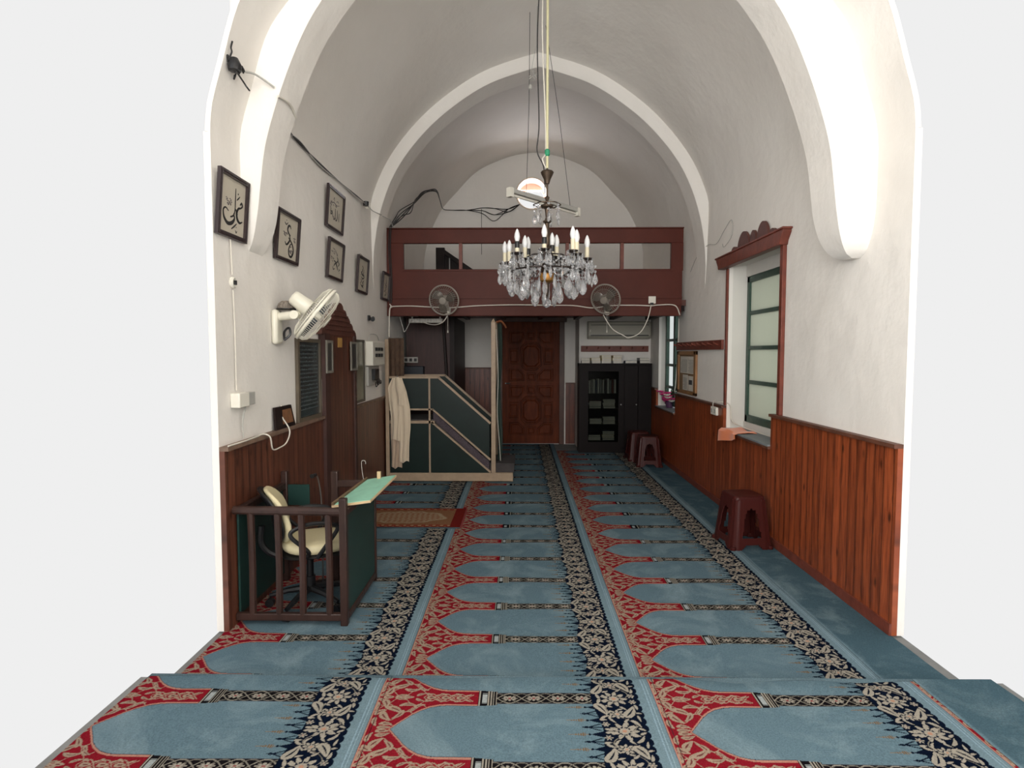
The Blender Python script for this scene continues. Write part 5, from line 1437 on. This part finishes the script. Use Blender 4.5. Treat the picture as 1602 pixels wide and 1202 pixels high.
# ------------------------------------------------------------------ fans
FANW = mat('fan_cream', rgb(226, 222, 206), .35)
FANC = mat('fan_clear', rgb(190, 186, 178), .2, trans=.35)
def fan(label, center, axis, R, arm, bracket, m=FANW, blade=FANC, nw=76, big=True):
    """cage centred at center, axis = blowing direction, arm = polyline from bracket to motor"""
    t = E('wall_fan', bracket, label, 'wall fan', 'wall fans')
    ax = Vector(axis).normalized(); Q = Vector((0, 0, 1)).rotation_difference(ax).to_matrix().to_4x4(); M = Matrix.Translation(center) @ Q
    def g(r, a, z): return tuple(M @ Vector((r*math.cos(a), r*math.sin(a), z)))
    mb = MB()
    mb.tube([g(R, 2*PI*i/48, 0) for i in range(48)], .0115*R/.21, 8, closed=True)
    mb.tube([g(R*.99, 2*PI*i/48, -.022) for i in range(48)], .004, 6, closed=True); mb.build('rim', m, t)
    wr = .0014*R/.21
    fr = MB()
    for i in range(nw):
        a = 2*PI*i/nw
        fr.tube([g(R*.99, a, .004), g(R*.97, a+.02, .035*R/.21), g(R*.86, a+.06, .060*R/.21), g(R*.55, a+.12, .078*R/.21), g(R*.24, a+.16, .082*R/.21)], wr, 4)
    for rr, zz in ((.75, .069), (.24, .082)): fr.tube([g(R*rr, 2*PI*i/40, zz*R/.21) for i in range(40)], wr*1.3, 5, closed=True)
    fr.build('front_grille', m, t)
    hb = MB(); hb.lathe([(0.001, .082), (.045, .082), (.052, .086), (.046, .094), (.02, .098), (.001, .098)], n=24, M=M @ Matrix.Scale(R/.21, 4)); hb.build('front_badge', m, t)
    rg = MB()
    for i in range(nw):
        a = 2*PI*i/nw
        rg.tube([g(R*.99, a, -.004), g(R*.95, a-.02, -.035*R/.21), g(R*.75, a-.05, -.055*R/.21), g(R*.30, a-.09, -.062*R/.21)], wr, 4)
    rg.build('rear_grille', m, t)
    for k_ in range(3):
        bm_ = MB(); rows = []
        for i in range(9):
            f = i/8; r = R*(.14+.74*f); row = []
            for j in range(9):
                v = j/8; a = 2*PI*k_/3 + .35*f + (v-.5)*(1.25-.25*f)*(.6+.4*math.sin(PI*min(1, f*1.1)))
                row.append(g(r, a, .012+(v-.5)*.05*(1-.3*f)))
            rows.append(row)
        bm_.sheet(rows, .0015); bm_.build('blade', blade, t)
    hub = MB(); hub.lathe([(0.001, -.03), (.03, -.03), (.032, .02), (.022, .04), (.001, .045)], n=20, M=M @ Matrix.Scale(R/.21, 4)); hub.build('hub', m, t)
    mo = MB(); mo.lathe([(.001, -.205), (.040, -.20), (.052, -.185), (.056, -.12), (.062, -.07), (.058, -.058), (.001, -.056)], n=24, M=M @ Matrix.Scale(R/.21, 4)); mo.build('motor_housing', m, t, smooth=50)
    am = MB(); am.tube(cr(arm, 5), [.026*R/.21+.004]*(5*(len(arm)-1)+1), 12); am.build('arm', m, t)
    mb = MB(); mb.cyl(Vector(arm[-1])+Vector((0, -.03, 0))*R/.21, Vector(arm[-1])+Vector((0, .03, 0))*R/.21, .030*R/.21, 16); mb.build('pivot', m, t)
    return t
t = fan('big cream wall fan tilted downwards on the left wall beside the niche', (-1.456, 4.12, 1.925), (.745, .257, -.616), .212, [(-1.72, 4.09, 1.905), (-1.64, 4.06, 1.91), (-1.575, 4.04, 1.915)], (XL, 4.09, 1.71), FANW, mat('fan_blade_blue', rgb(96, 104, 112), .2, trans=.2))
mb = MB(); mb.box((XL+.001, 4.03, 1.71), (XL+.045, 4.145, 1.955)); mb.build('wall_bracket', FANW, t, bevel=.02)
mb = MB(); mb.tube(cr([(XL+.05, 4.14, 1.74), (XL+.09, 4.15, 1.78), (XL+.08, 4.16, 1.83), (XL+.05, 4.15, 1.80), (XL+.055, 4.14, 1.74)], 5), .008, 6); mb.build('black_cord_clip', BLACK, t)
mb = MB(); mb.tube(cr([(-1.56, 4.04, 1.90), (-1.54, 4.05, 1.86), (-1.52, 4.07, 1.87), (-1.50, 4.08, 1.90)], 5), .004, 6); mb.build('loose_cord', GREYP, t)
# wicker cap hung behind the fan
t = E('woven_cap', (XL+.06, 4.16, 1.958), 'small grey woven cap resting on top of the big fan bracket', 'cap')
mb = MB(); mb.lathe([(.06, 0), (.062, .02), (.052, .045), (.03, .062), (.001, .066)], (XL+.075, 4.13, 1.957), 24); mb.build('crown', mat('woven_grey', rgb(128, 118, 108), .8, var=.6, vscale=70), t)
mb = MB(); mb.tube([(XL+.075+.064*math.cos(2*PI*i/24), 4.13+.064*math.sin(2*PI*i/24), 1.962) for i in range(24)], .005, 6, closed=True); mb.build('band', CABLE_K, t)

GF = mat('fan_grey', rgb(150, 142, 132), .4)
GC = mat('fan_blade_clear', rgb(150, 142, 132), .15, trans=.7)
for cx_, lab, axx in (((-.975, 7.44, 2.325), 'clear bladed wall fan at the left of the balcony front', (-.12, -.97, -.22)), ((1.10, 7.44, 2.335), 'clear bladed wall fan at the right of the balcony front, by the chandelier', (-.42, -.85, -.30))):
    b_ = (cx_[0]+.05, 7.583, 2.13)
    t = fan(lab, cx_, axx, .190, [(cx_[0]+.03, 7.575, 2.20), (cx_[0]+.03, 7.55, 2.24), (cx_[0]+.02, 7.50, 2.29)], b_, GF, GC, 40)
    mb = MB(); mb.box((cx_[0]+.00, 7.555, 2.15), (cx_[0]+.07, 7.584, 2.25)); mb.build('wall_bracket', GREYP, t, bevel=.008)
    mb = MB(); mb.tube([(cx_[0]+.035, 7.545, 2.16), (cx_[0]+.035, 7.54, 1.93)], .0025, 5); mb.tube([(cx_[0]+.035, 7.54, 1.94), (cx_[0]+.035, 7.54, 1.91)], .007, 8); mb.build('pull_cord', CABLE_W, t)
    mb = MB(); mb.lathe([(.001, 0), (.026, .004), (.032, .03), (.026, .055), (.001, .06)], (cx_[0]+.035, 7.53, 2.135), 18); mb.build('switch_knob', WHITEP, t)
# balcony wiring
t = E('balcony_socket', (1.72, 7.586, 2.30), 'white double socket on the right of the balcony front', 'socket')
mb = MB(); mb.box((1.68, 7.57, 2.29), (1.775, 7.5855, 2.385)); mb.build('housing', WHITEP, t, bevel=.004)
mb = MB(); mb.box((1.70, 7.545, 2.27), (1.74, 7.57, 2.30)); mb.build('plug', BLACK, t)
yw = 7.572
cable([(-1.70, yw, 2.255), (-1.45, yw, 2.262), (-1.2, yw, 2.25), (-.9, yw, 2.24), (-.6, yw, 2.262), (-.3, yw, 2.272), (0, yw, 2.275), (.35, yw, 2.27), (.7, yw, 2.265), (.95, yw, 2.235), (1.2, yw, 2.265), (1.5, yw, 2.268), (1.70, yw, 2.262), (1.80, yw, 2.27), (1.98, yw, 2.275), (2.05, yw, 2.24), (2.09, yw, 2.14)], .0075, 'long white cable tacked across the front of the balcony')
cable([(1.08, 7.50, 2.14), (1.2, 7.5, 1.96), (1.35, 7.5, 1.87), (1.42, 7.5, 1.845), (1.56, 7.5, 1.91), (1.66, 7.53, 2.08), (1.71, 7.55, 2.27)], .0065, 'white cable sagging between the right balcony fan and its socket')
cable([(-.94, 7.50, 2.13), (-1.0, 7.52, 2.05), (-1.1, 7.6, 2.02), (-1.2, 7.75, 2.03), (-1.3, 7.8, 2.06)], .0065, 'white cable sagging between the left balcony fan and the tube light')
cable([(-1.69, 7.50, 2.28), (-1.66, 7.48, 2.24), (-1.68, 7.45, 2.20), (-1.69, 7.45, 1.9), (-1.69, 7.46, 1.85)], .008, 'white cable hanging at the left end of the balcony')
cable([(-1.60, 7.7, 2.12), (-1.56, 7.7, 1.98), (-1.54, 7.7, 1.93), (-1.50, 7.72, 2.0), (-1.46, 7.75, 2.10)], .005, 'twisted grey cable hanging under the left of the balcony', GREYP)

# ------------------------------------------------------------------ cables over the vault
cable([(-1.53, 3.655, 3.30), (-1.60, 3.55, 3.33), (-1.63, 3.45, 3.30), (-1.64, 3.38, 3.29)], .007, 'cable leading from the near arch edge to the wire knot', GREYP)
cable([(-1.51, 3.665, 3.25), (-1.50, 3.83, 3.27), (-1.52, 3.975, 3.24)], .007, 'white cable across the face of the near arch foot')
t = E('cable_bundle', (XL+.03, 5.2, 3.27), 'three thin cables strung together along the left vault springing between the arches', 'cables')
for k_, (dz, m_) in enumerate(((0, CABLE_K), (.03, CABLE_K), (-.012, GREYP))):
    mb = MB(); mb.tube(cr([(XL+.05, 4.0, 3.31+dz), (XL+.03, 4.3, 3.29+dz*.6), (XL+.025, 4.6, 3.30-dz*.5), (XL+.022, 5.0, 3.27+dz*.5), (XL+.022, 5.6, 3.285), (XL+.03, 6.1, 3.29+dz*.4), (XL+.04, 6.45, 3.30)], 6), .006, 6); mb.build('cable', m_, t)
t = E('cable_junction', (XL+.03, 6.45, 3.26), 'small black cable junction on the left wall springing before the second arch', 'junction')
mb = MB(); mb.lathe([(.001, 0), (.03, .005), (.034, .05), (.001, .06)], (XL+.045, 6.45, 3.27), 12); mb.build('joint', BLACK, t)
mb = MB(); mb.tube([(XL+.05+.03*math.cos(2*PI*i/16), 6.50, 3.29+.03*math.sin(2*PI*i/16)) for i in range(16)], .004, 5, closed=True); mb.build('ring', WHITEP, t)
cable([(XL+.05, 6.48, 3.29), (XL+.08, 6.62, 3.26), (XL+.12, 6.84, 3.27), (XL+.09, 6.95, 3.29), (XL+.15, 7.16, 3.28), (XL+.16, 7.3, 3.22)], .006, 'grey cable crossing the foot of the second arch', GREYP)
t = E('cable_bundle', (-.7, 9.0, 4.0), 'bundle of black cables draped over the balcony towards the round window', 'cables')
random.seed(21)
for k_ in range(5):
    j = lambda a: random.uniform(-a, a)
    pts = [(-1.68+j(.02), 7.56, 3.28), (-1.62+.05*k_*.4, 7.62, 3.42+j(.03)), (-1.60+.07*k_*.5, 7.8, 3.55+j(.03)), (-1.47, 8.2, 3.78+j(.02)), (-1.40+j(.02), 8.55, 3.98+j(.03)), (-1.28, 8.9, 4.12+j(.02)), (-1.30, 9.5, 4.13), (-1.33, 10.1, 4.14), (-1.22, 10.36, 4.18),
           (-.95, 10.37, 4.18), (-.66, 10.37, 4.22-.05*(k_ % 3)), (-.45, 10.37, 4.21-.11*(k_ % 3)), (-.2, 10.37, 4.20-.05*(k_ % 2)), (.0, 10.37, 4.28)]
    mb = MB(); mb.tube(cr(pts, 6), .0065, 6); mb.build('cable', CABLE_K, t)
cable([(-.68, 10.37, 4.20), (-.68, 10.37, 3.4)], .004, 'thin wire dropping from the draped cables behind the balcony', CABLE_K)
for k_, x in enumerate((-1.70, -1.68)):
    cable([(x, 7.59, 3.28), (x-.012, 7.585, 3.0), (x+.004, 7.585, 2.6), (x-.006, 7.585, 2.3)], .007, ['left', 'right'][k_]+' black cable running down the left edge of the balcony', CABLE_K)

# ------------------------------------------------------------------ chandelier
BR = mat('aged_bronze', rgb(86, 72, 60), .38, metal=.75, var=.3, vscale=30)
BD = mat('dark_bronze', rgb(52, 42, 38), .45, metal=.5)
GOLD = mat('amber_brass', rgb(178, 128, 66), .3, metal=.7)
CRY = mat('crystal', (0.97, 0.98, 1, 1), 0.04, trans=0.88, ior=1.6, spec=.8)
BULB = mat('candle_bulb', rgb(236, 236, 236), .25)
CAND = mat('candle_sleeve', rgb(226, 216, 188), .5)
cx_, cy_ = .232, 4.97
t = E('crystal_chandelier', (cx_, cy_, 2.04), 'large crystal chandelier with white candle bulbs hanging in the middle of the hall', 'chandelier')
def lz(y, Y=4.97): return 1.65+(552-y)/900*Y
mb = MB(); mb.lathe([(.001, 3.075), (.018, 3.08), (.03, 3.12), (.05, 3.16), (.056, 3.175), (.05, 3.185), (.012, 3.20), (.001, 3.21)], (cx_, cy_, 0), 20); mb.build('ceiling_cup', BR, t)
mb = MB(); mb.tube([(cx_, cy_, 3.21), (cx_, cy_, 5.05)], .011, 10); mb.build('suspension_pipe', mat('ivory_pipe', rgb(206, 200, 160), .5), t)
mb = MB(); mb.lathe([(.012, 3.31), (.022, 3.32), (.022, 3.36), (.012, 3.37)], (cx_, cy_, 0), 12); mb.build('green_tape', mat('green_tape', rgb(40, 140, 100), .5), t)
mb = MB(); mb.tube(cr([(cx_-.02, cy_, 5.04), (cx_-.045, cy_, 4.4), (cx_-.02, cy_, 3.7), (cx_-.012, cy_, 3.36), (cx_-.04, cy_-.02, 3.28), (cx_-.01, cy_, 3.21)], 8), .006, 6); mb.build('supply_cable', CABLE_W, t)
mb = MB(); mb.tube(cr([(cx_-.05, cy_+.02, 5.04), (cx_-.085, cy_+.02, 4.3), (cx_-.07, cy_+.01, 3.6), (cx_-.085, cy_+.01, 3.36), (cx_-.03, cy_, 3.22), (cx_-.02, cy_, 3.0)], 8), .005, 6); mb.build('dark_cable', CABLE_K, t)
mb = MB(); mb.lathe([(.009, 3.08), (.009, 2.98), (.022, 2.965), (.012, 2.94), (.03, 2.91), (.055, 2.90), (.05, 2.885), (.02, 2.87), (.012, 2.80), (.02, 2.775), (.035, 2.77), (.036, 2.76), (.018, 2.75), (.020, 2.70), (.028, 2.66), (.032, 2.60), (.02, 2.56), (.045, 2.54), (.05, 2.50), (.03, 2.46), (.04, 2.40), (.06, 2.36), (.03, 2.32), (.02, 2.22), (.012, 2.14), (.001, 2.12)][::-1], (cx_, cy_, 0), 20)
mb.build('stem', BR, t)
mb = MB(); mb.lathe([(.001, 2.245), (.04, 2.25), (.06, 2.265), (.07, 2.30), (.066, 2.32), (.07, 2.325), (.06, 2.33), (.001, 2.33)], (cx_, cy_, 0), 24); mb.build('amber_bowl', GOLD, t)
def ringo(r, z, th_, nm, m, ndent=0):
    mb = MB(); mb.tube([((r+(.006*math.cos(ndent*2*PI*i/96) if ndent else 0))*math.cos(2*PI*i/96)+cx_, (r+(.006*math.cos(ndent*2*PI*i/96) if ndent else 0))*math.sin(2*PI*i/96)+cy_, z) for i in range(96)], th_, 6, closed=True); mb.build(nm, m, t)
ringo(.30, 2.345, .007, 'hoop', BD, 12); ringo(.16, 2.47, .006, 'hoop', BD, 8); ringo(.11, 2.905, .005, 'hoop', BR, 6)
# crystal meshes shared by copies
def pear(nm, L_, W_, T_, facets=8):
    mb = MB(); prof = [(.001, -L_), (.45, -L_*.93), (.82, -L_*.78), (1.0, -L_*.60), (.82, -L_*.36), (.45, -L_*.16), (.14, -L_*.03), (.001, 0)]
    vs = []; n = facets
    for k_, (r, z) in enumerate(prof):
        for j in range(n):
            a = 2*PI*(j+.5*(k_ % 2))/n; vs.append((r*math.cos(a)*W_/2, r*math.sin(a)*T_/2, z))
    fs = []
    for i in range(len(prof)-1):
        for j in range(n):
            j2 = (j+1) % n
            if i % 2 == 0: fs += [(i*n+j, i*n+j2, (i+1)*n+j), (i*n+j2, (i+1)*n+j2, (i+1)*n+j)]
            else: fs += [(i*n+j, i*n+j2, (i+1)*n+j2), (i*n+j, (i+1)*n+j2, (i+1)*n+j)]
    mb.add(vs, fs); me = bpy.data.meshes.new(nm); me.from_pydata(mb.v, [], mb.f); me.materials.append(CRY); me.update(); return me
PEAR = [pear('pear_large', .135, .074, .030, 10), pear('pear_medium', .10, .052, .024, 8), pear('pear_small', .07, .038, .02, 8), pear('prism_long', .12, .028, .02, 6)]
ncry = [0]
extra = MB()
def crystal(k_, p, rz):
    if ncry[0] < 100:
        o = bpy.data.objects.new('crystal_drop', PEAR[k_]); C.objects.link(o); o.parent = t
        o.location = Vector(p)-ORG[t.name]; o.rotation_euler = (random.uniform(-.08, .08), random.uniform(-.08, .08), rz); ncry[0] += 1
    else:
        me = PEAR[k_]; M = Matrix.Translation(p) @ Matrix.Rotation(rz, 4, 'Z')
        extra.add([tuple(M @ v.co) for v in me.vertices], [tuple(f.vertices) for f in me.polygons])
beads = MB()
def bead(p, r):
    n = 6; prof = [(.001, -1), (.7, -.7), (1, 0), (.7, .7), (.001, 1)]
    beads.lathe([(a*r, b*r) for a, b in prof], p, n)
# candles (positions read from the photograph's layout of bulbs)
random.seed(9)
tips = [(790,381),(797,379),(809,362),(821,372),(826,374),(851,355),(863,368),(870,371),(895,358),(901,363),(898,374),(917,372)]
arms = []
for k_, (px_, py_) in enumerate(tips):
    zt_ = 2.665 if k_ not in (5, 8, 2) else 2.69
    Yd = (zt_-1.65)*900/(552-py_); X_ = (px_-813)/900*Yd
    Yd = min(5.36, max(4.60, Yd)); arms.append((X_, Yd, zt_))
for k_, (X_, Y_, zt_) in enumerate(arms):
    d_ = Vector((X_-cx_, Y_-cy_, 0)); r_ = d_.length; u = d_/max(r_, .01)
    zb_ = zt_-.20
    mb = MB(); mb.tube(cr([(cx_+u.x*.04, cy_+u.y*.04, 2.50), (cx_+u.x*r_*.35, cy_+u.y*r_*.35, 2.42), (cx_+u.x*r_*.65, cy_+u.y*r_*.65, 2.355), (cx_+u.x*r_*.92, cy_+u.y*r_*.92, 2.37), (X_, Y_, zb_-.015)], 6), .0065, 6)
    mb.tube(cr([(cx_+u.x*r_*.65, cy_+u.y*r_*.65, 2.355), (cx_+u.x*r_*.7, cy_+u.y*r_*.7, 2.40), (cx_+u.x*r_*.6, cy_+u.y*r_*.6, 2.43), (cx_+u.x*r_*.5, cy_+u.y*r_*.5, 2.40)], 5), .005, 5)
    ar = mb.build('arm', BD, t)
    mb = MB(); mb.lathe([(.001, -.012), (.02, -.012), (.045, -.004), (.05, .006), (.045, .008), (.018, .002), (.001, .002)], (X_, Y_, zb_), 16); mb.build('drip_pan', BD, t)
    mb = MB(); mb.lathe([(.018, 0), (.019, .10), (.001, .105)], (X_, Y_, zb_), 14); cs = mb.build('candle_sleeve', CAND, t)
    if k_ in (2, 4, 5, 6):
        mb = MB(); mb.lathe([(.0195, .045), (.020, .05), (.020, .098), (.0195, .10)], (X_, Y_, zb_), 14); mb.build('bare_socket', BLACK, cs)
    mb = MB(); mb.lathe([(.014, .10), (.020, .115), (.0245, .137), (.021, .165), (.010, .195), (.001, .208)], (X_, Y_, zb_), 14); mb.build('candle_bulb', BULB, t)
    for q in range(6):
        a = 2*PI*q/6+k_; p = (X_+.05*math.cos(a), Y_+.05*math.sin(a), zb_-.002); bead(p, .009); bead((p[0], p[1], p[2]-.018), .009)
        crystal(2 if q % 2 else 1, (p[0], p[1], p[2]-.028), a)
# tiers of hanging drops
for n_, r, z, kk, ph in ((16, .31, 2.335, 0, .15), (12, .22, 2.30, 0, .4), (7, .11, 2.25, 0, 0), (7, .105, 2.905, 1, .3), (12, .16, 2.475, 1, .1), (14, .41, 2.385, 1, .25), (12, .25, 2.44, 2, .6), (16, .36, 2.39, 1, .3)):
    for i in range(n_):
        a = 2*PI*i/n_+ph; p = (cx_+r*math.cos(a), cy_+r*math.sin(a), z); dz = .02*(i % 2)
        bead((p[0], p[1], p[2]-.012), .012); bead((p[0], p[1], p[2]-.036-dz), .012)
        crystal(kk if (i % 4 or kk == 0) else 3, (p[0], p[1], p[2]-.048-dz), a+.5*math.sin(i*3))
# garlands
for i in range(12):
    a0_ = 2*PI*i/12+.25; a1_ = 2*PI*(i+1)/12+.25
    for q in range(11):
        f = q/10; a = a0_+(a1_-a0_)*f; bead((cx_+.385*math.cos(a), cy_+.385*math.sin(a), 2.41-.055*math.sin(PI*f)), .0085)
for i in range(14):
    a = 2*PI*i/14+.15
    for q in range(1, 11):
        f = q/10; bead((cx_+(.06+.24*f)*math.cos(a), cy_+(.06+.24*f)*math.sin(a), 2.44-.10*f-.05*math.sin(PI*f)), .008)
ob = beads.build('crystal_beads', CRY, t, smooth=0); ob['kind'] = 'stuff'
if extra.v: oe = extra.build('crystal_drops', CRY, t, smooth=0); oe['kind'] = 'stuff'
mb = MB(); mb.lathe([(.001, 2.035), (.018, 2.04), (.034, 2.055), (.04, 2.075), (.034, 2.097), (.018, 2.112), (.001, 2.118)], (cx_, cy_, 0), 12); mb.build('ball_finial', CRY, t, smooth=0)

# batten light behind the chandelier
t = E('fluorescent_batten', (.29, 6.33, 3.27), 'bare white fluorescent batten hanging by two wires behind the chandelier', 'tube light')
P0, P1_ = Vector((-.10, 5.92, 3.285)), Vector((.665, 6.76, 3.285)); dv = (P1_-P0).normalized(); sd_ = Vector((dv.y, -dv.x, 0))
def bar3(a, b, w_, z0, z1, mb):
    n_ = sd_*w_/2; vs = [a-n_, b-n_, b+n_, a+n_]; vs = [(v.x, v.y, z0) for v in vs]+[(v.x, v.y, z1) for v in vs]
    mb.add(vs, [(3,2,1,0),(4,5,6,7),(0,1,5,4),(1,2,6,5),(2,3,7,6),(3,0,4,7)])
mb = MB(); bar3(P0, P1_, .055, 3.27, 3.315, mb); mb.build('housing', GREYP, t, bevel=.004)
mb = MB(); mb.tube([P0+dv*.03+Vector((0, 0, -.035)), P1_-dv*.03+Vector((0, 0, -.035))], .014, 12); mb.build('tube', WHITEP, t)
for P_, s_ in ((P0, 1), (P1_, -1)):
    mb = MB(); bar3(P_-dv*.02*s_, P_+dv*.03*s_, .06, 3.225, 3.318, mb); mb.build('end_cap', WHITEP, t)
for f, top_, nm in ((.22, (.10, 6.0, 5.08), 'a'), (.88, (.27, 6.2, 5.06), 'b')):
    p = P0+(P1_-P0)*f; mb = MB(); mb.tube([(p.x, p.y, 3.315), ((p.x+top_[0])/2+.01, (p.y+top_[1])/2, 4.2), top_], .003, 5); mb.build('hanging_wire', CABLE_K, t)
t = E('wire_tangle', (.13, 5.9, 4.3), 'loose tangle of thin wire with a small bulb high beside the chandelier pipe', 'wires')
random.seed(4)
mb = MB(); pts = [(.13+random.uniform(-.05, .05), 5.9+random.uniform(-.03, .03), 4.40+random.uniform(-.05, .06)) for i in range(12)]
mb.tube(cr(pts, 5), .003, 5); mb.tube([(pts[0]), (.16, 5.9, 4.7), (.17, 5.9, 5.08)], .0025, 5); mb.build('wire', GREYP, t)
mb = MB(); mb.lathe([(.001, 0), (.018, .012), (.02, .03), (.01, .055), (.001, .06)], (.105, 5.9, 4.27), 12); mb.build('bulb', GREYP, t)
